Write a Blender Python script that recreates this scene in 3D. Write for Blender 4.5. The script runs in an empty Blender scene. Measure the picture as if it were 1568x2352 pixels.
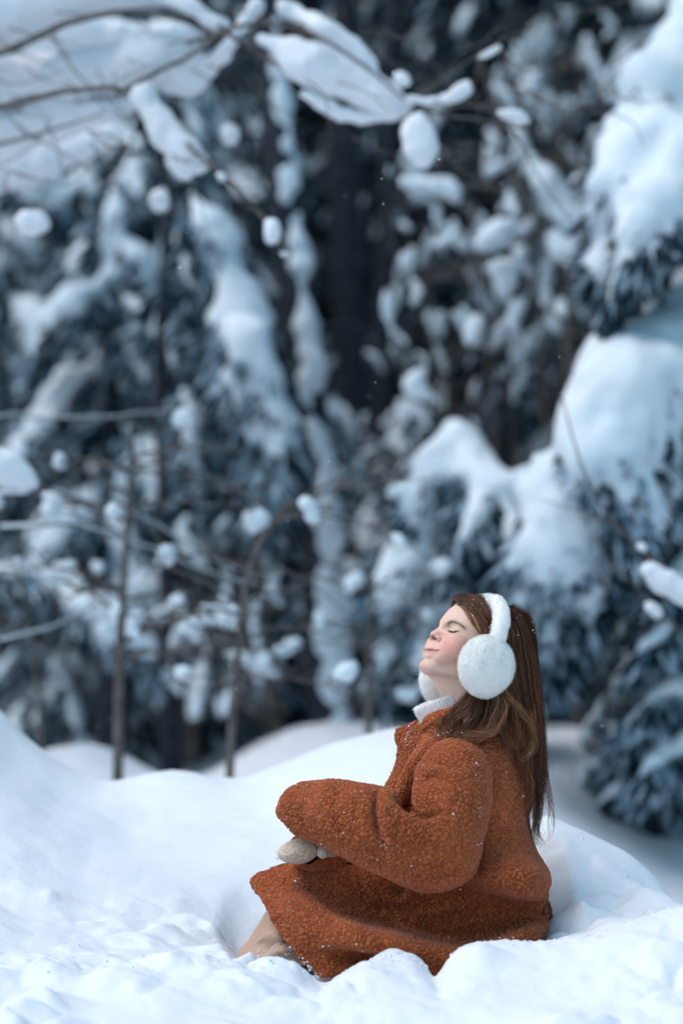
import bpy, math, random
import numpy as np

random.seed(7)
rng = np.random.default_rng(7)
SC = bpy.context.scene
COL = SC.collection

# ------------------------------------------------------------------ camera, sky, sun, exposure
LENS, SENSOR, DIST, CAMH, UW, VH = 85.0, 24.0, 4.806, 0.65, 1568.0, 2352.0
FPX = UW * LENS / SENSOR
PITCH = math.atan(304.0 / FPX)
cam_data = bpy.data.cameras.new('camera')
cam_data.lens = LENS
cam_data.sensor_fit = 'HORIZONTAL'
cam_data.sensor_width = SENSOR
cam_data.clip_start = 0.05
cam_data.clip_end = 400
cam_data.dof.use_dof = True
cam_data.dof.focus_distance = DIST - 0.08
cam_data.dof.aperture_fstop = 1.5
cam_data.dof.aperture_blades = 0
cam = bpy.data.objects.new('camera', cam_data)
cam.location = (0, -DIST, CAMH)
cam.rotation_euler = (math.pi / 2 + PITCH, 0, 0)
COL.objects.link(cam)
SC.camera = cam

SUN_EL, SUN_AZ = math.radians(62), math.radians(-105)     # azimuth from +Y, clockwise: high on the left, a little before the girl
world = bpy.data.worlds.new('World')
SC.world = world
world.use_nodes = True
wn = world.node_tree
bg = wn.nodes['Background']
sky = wn.nodes.new('ShaderNodeTexSky')
sky.sky_type = 'NISHITA'
sky.sun_disc = False
sky.sun_elevation = SUN_EL
sky.sun_rotation = SUN_AZ
sky.air_density = 1.0
sky.dust_density = 2.5
hsv = wn.nodes.new('ShaderNodeHueSaturation')
hsv.inputs['Saturation'].default_value = 1.25
hsv.inputs['Hue'].default_value = 0.465
wn.links.new(sky.outputs[0], hsv.inputs['Color'])
wn.links.new(hsv.outputs[0], bg.inputs[0])
bg.inputs[1].default_value = 0.15
sun_data = bpy.data.lights.new('sun', 'SUN')
sun_data.energy = 0.7
sun_data.angle = math.radians(40)
sun_data.color = (1.0, 0.975, 0.94)
sun = bpy.data.objects.new('sun', sun_data)
sd = np.array([math.sin(SUN_AZ) * math.cos(SUN_EL), math.cos(SUN_AZ) * math.cos(SUN_EL), math.sin(SUN_EL)])
from mathutils import Vector
sun.rotation_euler = Vector(sd).to_track_quat('Z', 'Y').to_euler()
sun.location = Vector(sd) * 20
COL.objects.link(sun)
SC.view_settings.view_transform = 'Standard'
SC.view_settings.look = 'None'
SC.view_settings.gamma = 1
SC.view_settings.use_curve_mapping = False
SC.view_settings.exposure = 0.5
SC.cycles.max_bounces = 8
SC.cycles.diffuse_bounces = 4

# ------------------------------------------------------------------ helpers
CP, SP = math.cos(PITCH), math.sin(PITCH)


def P(u, v, Y):
    """world point that stands at depth plane Y and is seen at (u, v) of a 1568 x 2352 picture"""
    a = (u - UW / 2) / FPX
    b = (VH / 2 - v) / FPX
    dy = CP - b * SP
    dz = SP + b * CP
    t = (Y + DIST) / dy
    return np.array([a * t, Y, CAMH + dz * t])


def mpp(Y):
    return (Y + DIST) / FPX


PX = mpp(0)


def tag(o, label=None, cat=None, group=None, kind=None):
    if label: o['label'] = label
    if cat: o['category'] = cat
    if group: o['group'] = group
    if kind: o['kind'] = kind
    return o


def empty(name, loc, label=None, cat=None, group=None):
    o = bpy.data.objects.new(name, None)
    o.empty_display_size = 0.1
    o.location = loc
    COL.objects.link(o)
    return tag(o, label, cat, group)


def mesh_obj(name, V, F, mat, parent=None, smooth=True, colors=None, kind=None):
    """V (n,3) world coordinates, F (m,3|4) array or list of such arrays"""
    Fs = F if isinstance(F, list) else [F]
    Fs = [np.asarray(f, dtype=np.int32) for f in Fs if len(f)]
    me = bpy.data.meshes.new(name)
    V = np.asarray(V, dtype=np.float32)
    off = np.zeros(3, dtype=np.float32)
    if parent is not None:
        q = parent
        while q is not None:
            off += np.array(q.location, dtype=np.float32)
            q = q.parent
    else:
        off = np.array([V[:, 0].mean(), V[:, 1].mean(), V[:, 2].min()], dtype=np.float32)
    me.vertices.add(len(V))
    me.vertices.foreach_set('co', (V - off).ravel())
    nl = sum(f.size for f in Fs)
    me.loops.add(nl)
    me.loops.foreach_set('vertex_index', np.concatenate([f.ravel() for f in Fs]))
    tot = np.concatenate([np.full(len(f), f.shape[1], dtype=np.int32) for f in Fs])
    st = np.concatenate([[0], np.cumsum(tot)[:-1]]).astype(np.int32)
    me.polygons.add(len(tot))
    me.polygons.foreach_set('loop_start', st)
    me.polygons.foreach_set('loop_total', tot)
    me.polygons.foreach_set('use_smooth', np.full(len(tot), smooth))
    me.update(calc_edges=True)
    me.validate()
    if colors is not None:
        at = me.color_attributes.new('Col', 'FLOAT_COLOR', 'POINT')
        c = np.ones((len(V), 4), dtype=np.float32)
        c[:, :3] = colors
        at.data.foreach_set('color', c.ravel())
    if mat: me.materials.append(mat)
    o = bpy.data.objects.new(name, me)
    if parent is None:
        o.location = off
    else:
        o.parent = parent
    COL.objects.link(o)
    if kind: o['kind'] = kind
    return o


# ---- noise
def _h(ix, iy, iz, s):
    h = (ix.astype(np.int64) * 73856093) ^ (iy.astype(np.int64) * 19349663) ^ (iz.astype(np.int64) * 83492791) ^ (s * 2654435761 & 0x7fffffff)
    h = (h ^ (h >> 13)) * 1274126177 & 0x7fffffff
    h = (h ^ (h >> 16)) * 668265263 & 0x7fffffff
    return (h & 0xffff).astype(np.float32) / 65535.0


def vnoise(p, s=0):
    """smooth value noise in -1..1, p (n,3)"""
    i = np.floor(p).astype(np.int64)
    f = (p - i).astype(np.float32)
    w = f * f * f * (f * (f * 6 - 15) + 10)
    r = 0
    for dx in (0, 1):
        wx = w[:, 0] if dx else 1 - w[:, 0]
        for dy in (0, 1):
            wy = w[:, 1] if dy else 1 - w[:, 1]
            for dz in (0, 1):
                wz = w[:, 2] if dz else 1 - w[:, 2]
                r = r + wx * wy * wz * _h(i[:, 0] + dx, i[:, 1] + dy, i[:, 2] + dz, s)
    return r * 2 - 1


def fbm(p, octv=4, s=0, gain=0.5):
    r, a, t = 0, 1.0, 0
    for k in range(octv):
        r = r + a * vnoise(p * (2.03 ** k) + 17.3 * k, s + k)
        t += a
        a *= gain
    return r / t


def worley(p, s=0):
    """distance to the nearest and second nearest jittered point"""
    i = np.floor(p).astype(np.int64)
    d1 = np.full(len(p), 9.0, dtype=np.float32)
    d2 = d1.copy()
    for dx in (-1, 0, 1):
        for dy in (-1, 0, 1):
            for dz in (-1, 0, 1):
                c = i + np.array([dx, dy, dz])
                q = np.stack([c[:, 0] + _h(c[:, 0], c[:, 1], c[:, 2], s), c[:, 1] + _h(c[:, 0], c[:, 1], c[:, 2], s + 11),
                              c[:, 2] + _h(c[:, 0], c[:, 1], c[:, 2], s + 23)], 1)
                d = np.sqrt(((p - q) ** 2).sum(1)).astype(np.float32)
                m = d < d1
                d2 = np.where(m, d1, np.minimum(d2, d))
                d1 = np.where(m, d, d1)
    return d1, d2


def spline(pts, n):
    """Catmull-Rom through rows of pts (k,dim), n samples"""
    A = np.asarray(pts, dtype=float)
    k = len(A)
    Q = np.vstack([2 * A[0] - A[1], A, 2 * A[-1] - A[-2]])
    t = np.linspace(0, k - 1 - 1e-9, n)
    i = t.astype(int)
    f = (t - i)[:, None]
    a, b, c, d = Q[i], Q[i + 1], Q[i + 2], Q[i + 3]
    return 0.5 * (2 * b + (c - a) * f + (2 * a - 5 * b + 4 * c - d) * f ** 2 + (3 * b - a - 3 * c + d) * f ** 3)


def frames(path):
    T = np.gradient(path, axis=0)
    T /= np.linalg.norm(T, axis=1)[:, None] + 1e-12
    ref = np.array([0.0, 0, 1]) if abs(T[:, 2]).mean() < 0.8 else np.array([0, -1.0, 0.0])
    N = np.cross(T, ref)
    N /= np.linalg.norm(N, axis=1)[:, None] + 1e-12
    B = np.cross(N, T)
    return T, N, B


def tube(path, rad, seg=8):
    path = np.asarray(path, dtype=float)
    rad = np.broadcast_to(np.asarray(rad, dtype=float), (len(path),))
    T, N, B = frames(path)
    a = np.linspace(0, 2 * math.pi, seg, endpoint=False)
    V = path[:, None, :] + rad[:, None, None] * (np.cos(a)[None, :, None] * N[:, None, :] + np.sin(a)[None, :, None] * B[:, None, :])
    n = len(path)
    i = np.arange(n - 1)[:, None] * seg
    j = np.arange(seg)[None, :]
    jn = (j + 1) % seg
    F = np.stack([i + j, i + jn, i + seg + jn, i + seg + j], -1).reshape(-1, 4)
    V = V.reshape(-1, 3)
    c = len(V)
    V = np.vstack([V, path[0], path[-1]])
    j = np.arange(seg)
    C = np.vstack([np.stack([(j + 1) % seg, j, np.full(seg, c)], 1),
                   np.stack([(n - 1) * seg + j, (n - 1) * seg + (j + 1) % seg, np.full(seg, c + 1)], 1)])
    return V, F, C


class Bag:
    """collects pieces into one mesh"""

    def __init__(self):
        self.V, self.Q, self.T, self.C, self.n = [], [], [], [], 0

    def add(self, V, Q=None, T=None, col=None):
        self.V.append(np.asarray(V, dtype=np.float32))
        if Q is not None and len(Q): self.Q.append(np.asarray(Q) + self.n)
        if T is not None and len(T): self.T.append(np.asarray(T) + self.n)
        if col is not None: self.C.append(np.broadcast_to(np.asarray(col, dtype=np.float32), (len(V), 3)))
        self.n += len(V)

    def tube(self, path, rad, seg=8, col=None):
        V, F, C = tube(path, rad, seg)
        self.add(V, F, C, col)

    def build(self, name, mat, parent=None, smooth=True, kind=None):
        F = []
        if self.Q: F.append(np.vstack(self.Q))
        if self.T: F.append(np.vstack(self.T))
        return mesh_obj(name, np.vstack(self.V), F, mat, parent, smooth, np.vstack(self.C) if self.C else None, kind)


# ---- signed distance fields turned into meshes
class Field:
    def __init__(self, xs, ys, zs):
        self.ax = [np.asarray(a, dtype=np.float32) for a in (xs, ys, zs)]
        self.F = np.full([len(a) for a in self.ax], 1.0, dtype=np.float32)

    @staticmethod
    def box(lo, hi, res):
        return Field(*[np.arange(lo[i], hi[i] + res, res) for i in range(3)])

    def _sl(self, lo, hi):
        s = []
        for a, l, h in zip(self.ax, lo, hi):
            s.append(slice(max(0, np.searchsorted(a, l) - 1), min(len(a), np.searchsorted(a, h) + 1)))
        return tuple(s)

    def local(self, lo, hi):
        s = self._sl(lo, hi)
        return s, self.ax[0][s[0]][:, None, None], self.ax[1][s[1]][None, :, None], self.ax[2][s[2]][None, None, :]

    def mix(self, s, d, k, op='u'):
        F = self.F[s]
        if op == 'u':
            h = np.clip(0.5 + 0.5 * (F - d) / k, 0, 1)
            self.F[s] = F + (d - F) * h - k * h * (1 - h)
        elif op == 's':   # subtract
            h = np.clip(0.5 - 0.5 * (F + d) / k, 0, 1)
            self.F[s] = F + (-d - F) * h + k * h * (1 - h)
        else:             # intersect
            h = np.clip(0.5 - 0.5 * (d - F) / k, 0, 1)
            self.F[s] = d + (F - d) * h + k * h * (1 - h)

    def cap(self, a, b, ra, rb=None, k=0.02, op='u', flat=None):
        rb = ra if rb is None else rb
        a, b = np.asarray(a, float), np.asarray(b, float)
        m = max(ra, rb) + k + 0.01
        s, X, Y, Z = self.local(np.minimum(a, b) - m, np.maximum(a, b) + m)
        if 0 in self.F[s].shape: return
        ba = b - a
        px, py, pz = X - a[0], Y - a[1], Z - a[2]
        h = np.clip((px * ba[0] + py * ba[1] + pz * ba[2]) / (ba @ ba + 1e-12), 0, 1)
        d = np.sqrt((px - h * ba[0]) ** 2 + (py - h * ba[1]) ** 2 + (pz - h * ba[2]) ** 2) - (ra + (rb - ra) * h)
        self.mix(s, d, k, op)

    def ell(self, c, r, R=None, k=0.02, op='u'):
        """R rows = local axes in world"""
        c, r = np.asarray(c, float), np.asarray(r, float)
        m = r.max() + k + 0.01
        s, X, Y, Z = self.local(c - m, c + m)
        if 0 in self.F[s].shape: return
        x, y, z = X - c[0], Y - c[1], Z - c[2]
        if R is not None:
            R = np.asarray(R)
            x, y, z = (R[i][0] * x + R[i][1] * y + R[i][2] * z for i in range(3))
        k0 = np.sqrt((x / r[0]) ** 2 + (y / r[1]) ** 2 + (z / r[2]) ** 2)
        k1 = np.sqrt((x / r[0] ** 2) ** 2 + (y / r[1] ** 2) ** 2 + (z / r[2] ** 2) ** 2) + 1e-9
        self.mix(s, k0 * (k0 - 1) / k1, k, op)

    def chain(self, pts, rads, k=0.02, op='u', n=None):
        """round tube through spline points"""
        n = n or (len(pts) - 1) * 4 + 1
        A = spline(np.column_stack([np.asarray(pts, float), rads]), n)
        for i in range(n - 1):
            self.cap(A[i, :3], A[i + 1, :3], A[i, 3], A[i + 1, 3], k, op)

    def mesh(self):
        F = self.F
        ins = F < 0
        nx, ny, nz = F.shape
        c = ins[:-1, :-1, :-1].astype(np.int8)
        tot = np.zeros((nx - 1, ny - 1, nz - 1), dtype=np.int8)
        sl = lambda o, n: slice(o, n - 1 + o)
        for dx in (0, 1):
            for dy in (0, 1):
                for dz in (0, 1):
                    tot += ins[sl(dx, nx), sl(dy, ny), sl(dz, nz)]
        act = np.argwhere((tot > 0) & (tot < 8))
        idx = np.full((nx - 1, ny - 1, nz - 1), -1, dtype=np.int32)
        idx[act[:, 0], act[:, 1], act[:, 2]] = np.arange(len(act))
        acc = np.zeros((len(act), 3))
        cnt = np.zeros(len(act))
        for axis in range(3):
            o1, o2 = [a for a in range(3) if a != axis]
            for a in (0, 1):
                for b in (0, 1):
                    p0 = act.copy()
                    p0[:, o1] += a
                    p0[:, o2] += b
                    p1 = p0.copy()
                    p1[:, axis] += 1
                    f0 = F[p0[:, 0], p0[:, 1], p0[:, 2]]
                    f1 = F[p1[:, 0], p1[:, 1], p1[:, 2]]
                    m = (f0 < 0) != (f1 < 0)
                    t = np.where(m, f0 / np.where(m, f0 - f1, 1), 0)
                    for q in range(3):
                        w0 = self.ax[q][p0[:, q]]
                        w1 = self.ax[q][p1[:, q]]
                        acc[:, q] += np.where(m, w0 + (w1 - w0) * t, 0)
                    cnt += m
        V = acc / cnt[:, None]
        quads = []
        for axis in range(3):
            o1, o2 = [(1, 2), (2, 0), (0, 1)][axis]
            s0 = [slice(None)] * 3
            s1 = [slice(None)] * 3
            s0[axis] = slice(0, -1)
            s1[axis] = slice(1, None)
            A, Bm = ins[tuple(s0)], ins[tuple(s1)]
            e = np.argwhere(A != Bm)
            n = np.array(F.shape)
            e = e[(e[:, o1] > 0) & (e[:, o1] < n[o1] - 1) & (e[:, o2] > 0) & (e[:, o2] < n[o2] - 1)]
            up = A[e[:, 0], e[:, 1], e[:, 2]]
            g = []
            for a, b in ((1, 1), (0, 1), (0, 0), (1, 0)):
                p = e.copy()
                p[:, o1] -= a
                p[:, o2] -= b
                g.append(idx[p[:, 0], p[:, 1], p[:, 2]])
            q = np.stack(g, 1)
            q[~up] = q[~up][:, ::-1]
            quads.append(q)
        return V, np.vstack(quads)


def subdivide(V, Q):
    """one level of linear quad subdivision with a smoothing step"""
    E = np.concatenate([Q[:, [0, 1]], Q[:, [1, 2]], Q[:, [2, 3]], Q[:, [3, 0]]])
    Es = np.sort(E, 1)
    key = Es[:, 0].astype(np.int64) * len(V) + Es[:, 1]
    uq, first, inv = np.unique(key, return_index=True, return_inverse=True)
    em = (V[Es[first, 0]] + V[Es[first, 1]]) / 2
    fc = V[Q].mean(1)
    nv, ne, nf = len(V), len(uq), len(Q)
    e0, e1, e2, e3 = (inv[i * nf:(i + 1) * nf] + nv for i in range(4))
    c = np.arange(nf) + nv + ne
    nq = np.concatenate([np.stack([Q[:, 0], e0, c, e3], 1), np.stack([Q[:, 1], e1, c, e0], 1),
                         np.stack([Q[:, 2], e2, c, e1], 1), np.stack([Q[:, 3], e3, c, e2], 1)])
    return np.vstack([V, em, fc]), nq


def normals(V, Q):
    n = np.cross(V[Q[:, 2]] - V[Q[:, 0]], V[Q[:, 3 if Q.shape[1] == 4 else 1]] - V[Q[:, 1 if Q.shape[1] == 4 else 0]])
    N = np.zeros_like(V)
    for k in range(Q.shape[1]):
        for a in range(3):
            N[:, a] += np.bincount(Q[:, k], n[:, a], len(V))
    N /= np.linalg.norm(N, axis=1)[:, None] + 1e-12
    return N


def relax(V, Q, it=1, w=0.5):
    for _ in range(it):
        A = np.zeros_like(V)
        c = np.zeros(len(V))
        for i, j in ((0, 1), (1, 2), (2, 3), (3, 0)):
            for a, b in ((i, j), (j, i)):
                c += np.bincount(Q[:, a], minlength=len(V))
                for q in range(3):
                    A[:, q] += np.bincount(Q[:, a], V[Q[:, b], q], len(V))
        V = V * (1 - w) + w * A / np.maximum(c, 1)[:, None]
    return V


# ------------------------------------------------------------------ materials
def mat_new(name):
    m = bpy.data.materials.new(name)
    m.use_nodes = True
    nt = m.node_tree
    return m, nt, nt.nodes['Principled BSDF']


def node(nt, typ, **kw):
    n = nt.nodes.new(typ)
    for k, v in kw.items():
        if k.startswith('i_'):
            n.inputs[k[2:].replace('_', ' ')].default_value = v
        else:
            setattr(n, k, v)
    return n


def simple_mat(name, c1, c2, scale=8, rough=0.8, bump=0.0, bscale=60, sss=0.0, sheen=0.0, col_attr=False, detail=4, spec=0.3, trans=0.0):
    m, nt, b = mat_new(name)
    tc = node(nt, 'ShaderNodeTexCoord')
    n = node(nt, 'ShaderNodeTexNoise', i_Scale=scale, i_Detail=detail)
    nt.links.new(tc.outputs['Object'], n.inputs['Vector'])
    r = node(nt, 'ShaderNodeValToRGB')
    r.color_ramp.elements[0].position = 0.35
    r.color_ramp.elements[1].position = 0.65
    r.color_ramp.elements[0].color = (*c1, 1)
    r.color_ramp.elements[1].color = (*c2, 1)
    nt.links.new(n.outputs['Fac'], r.inputs[0])
    out = r.outputs[0]
    if col_attr:
        a = node(nt, 'ShaderNodeVertexColor', layer_name='Col')
        mx = node(nt, 'ShaderNodeMix', data_type='RGBA', blend_type='MULTIPLY')
        mx.inputs['Factor'].default_value = 1
        nt.links.new(r.outputs[0], mx.inputs['A'])
        nt.links.new(a.outputs[0], mx.inputs['B'])
        out = mx.outputs['Result']
    nt.links.new(out, b.inputs['Base Color'])
    b.inputs['Roughness'].default_value = rough
    b.inputs['Specular IOR Level'].default_value = spec
    if sheen:
        b.inputs['Sheen Weight'].default_value = sheen
    if sss:
        b.inputs['Subsurface Weight'].default_value = sss
        b.inputs['Subsurface Scale'].default_value = 0.01
    if bump:
        n2 = node(nt, 'ShaderNodeTexNoise', i_Scale=bscale, i_Detail=6)
        nt.links.new(tc.outputs['Object'], n2.inputs['Vector'])
        bp = node(nt, 'ShaderNodeBump', i_Strength=bump, i_Distance=0.01)
        nt.links.new(n2.outputs['Fac'], bp.inputs['Height'])
        nt.links.new(bp.outputs[0], b.inputs['Normal'])
    return m


M_SNOW = simple_mat('snow', (0.74, 0.79, 0.85), (0.80, 0.84, 0.88), 3, 0.7, 0.16, 90, spec=0.2)
M_TREESNOW = simple_mat('tree_snow', (0.64, 0.75, 0.82), (0.75, 0.83, 0.88), 5, 0.75, 0.2, 30, spec=0.2)  # darker and bluer than the ground snow: forest shade put into the colour
M_NEEDLE = simple_mat('spruce_needles', (0.003, 0.018, 0.034), (0.009, 0.036, 0.048), 6, 0.7, col_attr=False, spec=0.2)  # blue of the forest haze is put into the needle colour
M_FROST = simple_mat('frosted_needles', (0.13, 0.22, 0.30), (0.48, 0.60, 0.69), 9, 0.8, spec=0.1)
M_BARK = simple_mat('spruce_bark', (0.010, 0.018, 0.030), (0.034, 0.040, 0.052), 14, 0.9, 0.6, 30)  # navy tone stands in for blue haze, painted into the bark
M_TWIG = simple_mat('bare_twig_bark', (0.075, 0.065, 0.06), (0.17, 0.15, 0.14), 30, 0.85, 0.3, 60)

# ------------------------------------------------------------------ snow ground
def ground_rows():
    R = []

    def row(Y, uv=None, z=None):
        if z is not None:
            R.append((Y, np.array([-99, 99.0]), np.array([z, z])))
            return
        xs, zs = [], []
        for u, v in uv:
            p = P(u, v, Y)
            xs.append(p[0]); zs.append(p[2])
        R.append((Y, np.array(xs), np.array(zs)))
    row(-6.0, z=-0.25)
    row(-2.5, z=-0.16)
    row(-1.2, z=-0.10)
    row(-0.62, [(-300, 2300), (200, 2330), (700, 2350), (1100, 2330), (1400, 2310), (1900, 2240)])
    row(-0.32, [(-400, 2190), (0, 2200), (200, 2205), (400, 2195), (520, 2200), (570, 2220), (640, 2240), (735, 2252), (775, 2222), (830, 2195), (880, 2186), (950, 2192), (975, 2212), (1000, 2243),
                (1030, 2195), (1060, 2170), (1095, 2158), (1160, 2166), (1230, 2172), (1300, 2162), (1400, 2140), (1568, 2085), (1900, 2000)])
    row(-0.12, [(-400, 2090), (0, 2130), (250, 2160), (440, 2180), (520, 2200), (550, 2225), (620, 2255), (700, 2275), (800, 2278), (1150, 2275), (1225, 2230), (1270, 2170), (1400, 2120), (1568, 2080), (1900, 1990)])
    row(0.12, [(-400, 1960), (0, 2030), (200, 2080), (400, 2110), (500, 2140), (545, 2200), (600, 2225), (700, 2250), (1150, 2240), (1215, 2180), (1260, 2060), (1310, 2000), (1380, 2010), (1480, 2060), (1568, 2110), (1800, 2130)])
    row(0.36, [(-400, 1820), (0, 1905), (200, 1985), (380, 2010), (520, 2030), (640, 2060), (800, 2080), (1000, 2070), (1180, 1960), (1250, 1872), (1290, 1888), (1340, 1908), (1440, 1958), (1500, 2008), (1568, 2100), (1800, 2250)])
    row(0.7, [(-400, 1500), (-100, 1680), (0, 1768), (130, 1850), (300, 1905), (460, 1900), (600, 1890), (760, 1850), (900, 1790), (1050, 1800), (1160, 1880), (1250, 1990), (1340, 2040), (1440, 2090), (1568, 2250), (1800, 2400)])
    row(1.1, [(-500, 1350), (-150, 1500), (0, 1625), (60, 1688), (130, 1740), (190, 1772), (240, 1790), (290, 1789), (340, 1772), (390, 1766), (430, 1768), (490, 1781), (560, 1786), (640, 1764), (700, 1739), (800, 1700),
              (900, 1672), (980, 1668), (1060, 1700), (1140, 1860), (1240, 2040), (1568, 2290), (1900, 2350)])
    row(1.6, [(-500, 1480), (-150, 1600), (0, 1740), (200, 1850), (600, 1860), (900, 1760), (1060, 1850), (1200, 2040), (1568, 2230), (1900, 2250)])
    row(2.3, [(-600, 1700), (0, 1800), (600, 1830), (1000, 1860), (1200, 1960), (1300, 2000), (1400, 2060), (1568, 2130), (1900, 2130)])
    row(3.2, [(-600, 1640), (-100, 1760), (60, 1752), (130, 1734), (200, 1722), (270, 1742), (340, 1785), (450, 1815), (1000, 1830), (1180, 1830), (1260, 1800), (1340, 1830), (1440, 1890), (1568, 1960), (1900, 1930)])
    row(4.2, [(-600, 1700), (0, 1790), (330, 1810), (450, 1795), (530, 1750), (600, 1705), (670, 1674), (760, 1670), (850, 1668), (1000, 1690), (1180, 1705), (1260, 1670), (1330, 1650), (1420, 1710), (1568, 1780), (1900, 1740)])
    row(5.4, [(-600, 1700), (0, 1765), (300, 1790), (440, 1780), (520, 1735), (600, 1695), (680, 1672), (760, 1675), (850, 1672), (1000, 1700), (1250, 1670), (1568, 1700), (1900, 1650)])
    row(7.5, [(-900, 1650), (0, 1710), (500, 1730), (1000, 1700), (1568, 1660), (2000, 1600)])
    row(12, [(-1500, 1600), (0, 1660), (700, 1680), (1568, 1640), (2500, 1600)])
    row(30, z=0.2)
    row(140, z=0.0)
    return R


ROWS = ground_rows()
_rs = [r[0] for r in ROWS]


def ground_z(x, y):
    """base height of the snow at arrays x, y"""
    x = np.asarray(x, float); y = np.asarray(y, float)
    Z = np.stack([np.interp(x, r[1], r[2]) for r in ROWS], 0)
    # natural-looking blend between rows: monotone cubic (hermite with limited slopes)
    Y = np.array(_rs)
    d = (Z[1:] - Z[:-1]) / (Y[1:] - Y[:-1])[:, None]
    m = np.zeros_like(Z)
    s = np.sign(d[1:]) == np.sign(d[:-1])
    m[1:-1] = np.where(s, 2 * d[1:] * d[:-1] / (d[1:] + d[:-1] + 1e-9 * np.sign(d[1:] + 1e-12)), 0)
    m[0], m[-1] = 0, 0
    i = np.clip(np.searchsorted(Y, y) - 1, 0, len(Y) - 2)
    n = np.arange(len(x))
    h = Y[i + 1] - Y[i]
    t = np.clip((y - Y[i]) / h, 0, 1)
    z0, z1, m0, m1 = Z[i, n], Z[i + 1, n], m[i, n] * h, m[i + 1, n] * h
    return (2 * t ** 3 - 3 * t ** 2 + 1) * z0 + (t ** 3 - 2 * t ** 2 + t) * m0 + (-2 * t ** 3 + 3 * t ** 2) * z1 + (t ** 3 - t ** 2) * m1


def axis(segs):
    out = []
    for a, b, s in segs:
        out.append(np.arange(a, b, s))
    return np.concatenate(out)


gx = axis([(-120, -20, 8), (-20, -4, 0.8), (-4, -1.2, 0.06), (-1.2, -0.72, 0.012), (-0.72, 0.78, 0.0042), (0.78, 1.2, 0.012), (1.2, 4, 0.06), (4, 20, 0.8), (20, 128, 8)])
gy = axis([(-8, -2, 0.5), (-2, -0.75, 0.04), (-0.75, 0.55, 0.0045), (0.55, 1.3, 0.008), (1.3, 2.4, 0.03), (2.4, 9, 0.08), (9, 30, 1), (30, 148, 8)])
GX, GY = np.meshgrid(gx, gy, indexing='ij')
x, y = GX.ravel(), GY.ravel()
# soften the rows' x-kinks by averaging shifted samples near the subject
jx = 0.004 + 0.012 * np.clip((y - 0.1) / 1.0, 0, 1) + 0.05 * np.clip((y - 1.5) / 3, 0, 1)
z = (ground_z(x, y) * 2 + ground_z(x - jx, y) + ground_z(x + jx, y) + ground_z(x - 2.2 * jx, y) + ground_z(x + 2.2 * jx, y)) / 6
p = np.stack([x, y, np.zeros_like(x)], 1)
wx = x + 0.02 * vnoise(p * 20, 5)
pw = np.stack([wx, y + 0.02 * vnoise(p * 20 + 9, 6), 0 * x], 1)
rough = np.clip((0.42 - y) / 0.35, 0, 1)
leftsm = np.clip((x + 0.55) / 0.25, 0, 1) * 0 + 1
band = np.exp(-((y + 0.15) / 0.45) ** 2)
cl1, cl2 = worley(pw * np.array([7.5, 7.5, 1]), 3)
cs1, cs2 = worley(pw * np.array([22, 22, 1]), 8)
lump = np.maximum(0, 0.66 - cl1) ** 1.25 * 0.085
small = np.maximum(0, 0.55 - cs1) ** 1.3 * 0.012
msk = np.clip(fbm(p * 3.1, 3, 31) * 1.6 + 0.55, 0, 1)
near = rough * (0.35 + 0.65 * msk)
z = z + near * (lump - 0.011 + small * (0.4 + 0.6 * np.clip(fbm(p * 9, 2, 50) * 2 + .5, 0, 1)))
z = z + near * 0.0028 * fbm(p * 45, 4, 12) + near * 0.020 * fbm(p * 9, 3, 13)
mid = np.clip((y - 0.1) / 0.4, 0, 1) * np.clip((9 - y) / 4, 0, 1)
z = z + mid * (0.030 * fbm(p * np.array([2.2, 2.6, 1]), 3, 21) * np.clip(1.2 - np.abs(y - 1.1) / 0.5, 0.25, 1) + 0.0035 * fbm(p * 16, 3, 22))
z = z + np.clip((y - 1.6) / 2, 0, 1) * 0.07 * fbm(p * 1.3, 3, 23) * np.clip((40 - y) / 20, 0, 1)
# sharp broken edge along the dug bank in front of the coat
eb = np.exp(-((y + 0.31) / 0.05) ** 2)
z = z + eb * 0.007 * fbm(p * 60, 3, 41)
nx_, ny_ = len(gx), len(gy)
i, j = np.meshgrid(np.arange(nx_ - 1), np.arange(ny_ - 1), indexing='ij')
a = (i * ny_ + j).ravel()
Q = np.stack([a, a + ny_, a + ny_ + 1, a + 1], 1)
g = mesh_obj('snow_ground', np.stack([x, y, z], 1), Q, M_SNOW)
g['kind'] = 'structure'
tag(g, label='deep white snow drifts covering the forest clearing')

GZC = (x, y, z)


def gz(xx, yy):
    return float(ground_z(np.array([xx]), np.array([yy]))[0])

# ------------------------------------------------------------------ trees
def blades(centers, dirs, length, width, rs):
    """needle sprays: a thin kite of 2 triangles per centre"""
    n = len(centers)
    d = dirs / (np.linalg.norm(dirs, axis=1)[:, None] + 1e-9)
    r = rs.normal(size=(n, 3))
    s = np.cross(d, r)
    s /= np.linalg.norm(s, axis=1)[:, None] + 1e-9
    L = (length * rs.uniform(0.6, 1.4, n))[:, None]
    W = (width * rs.uniform(0.6, 1.4, n))[:, None]
    V = np.stack([centers, centers + d * L * 0.45 + s * W, centers + d * L, centers + d * L * 0.45 - s * W], 1).reshape(-1, 3)
    i = np.arange(n)[:, None] * 4
    return V, i + np.array([[0, 1, 2, 3]])


_ico = None


def ico():
    global _ico
    if _ico is None:
        import bmesh
        bm = bmesh.new()
        bmesh.ops.create_icosphere(bm, subdivisions=2, radius=1)
        V = np.array([v.co[:] for v in bm.verts])
        F = np.array([[v.index for v in f.verts] for f in bm.faces])
        bm.free()
        _ico = (V, F)
    return _ico


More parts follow.
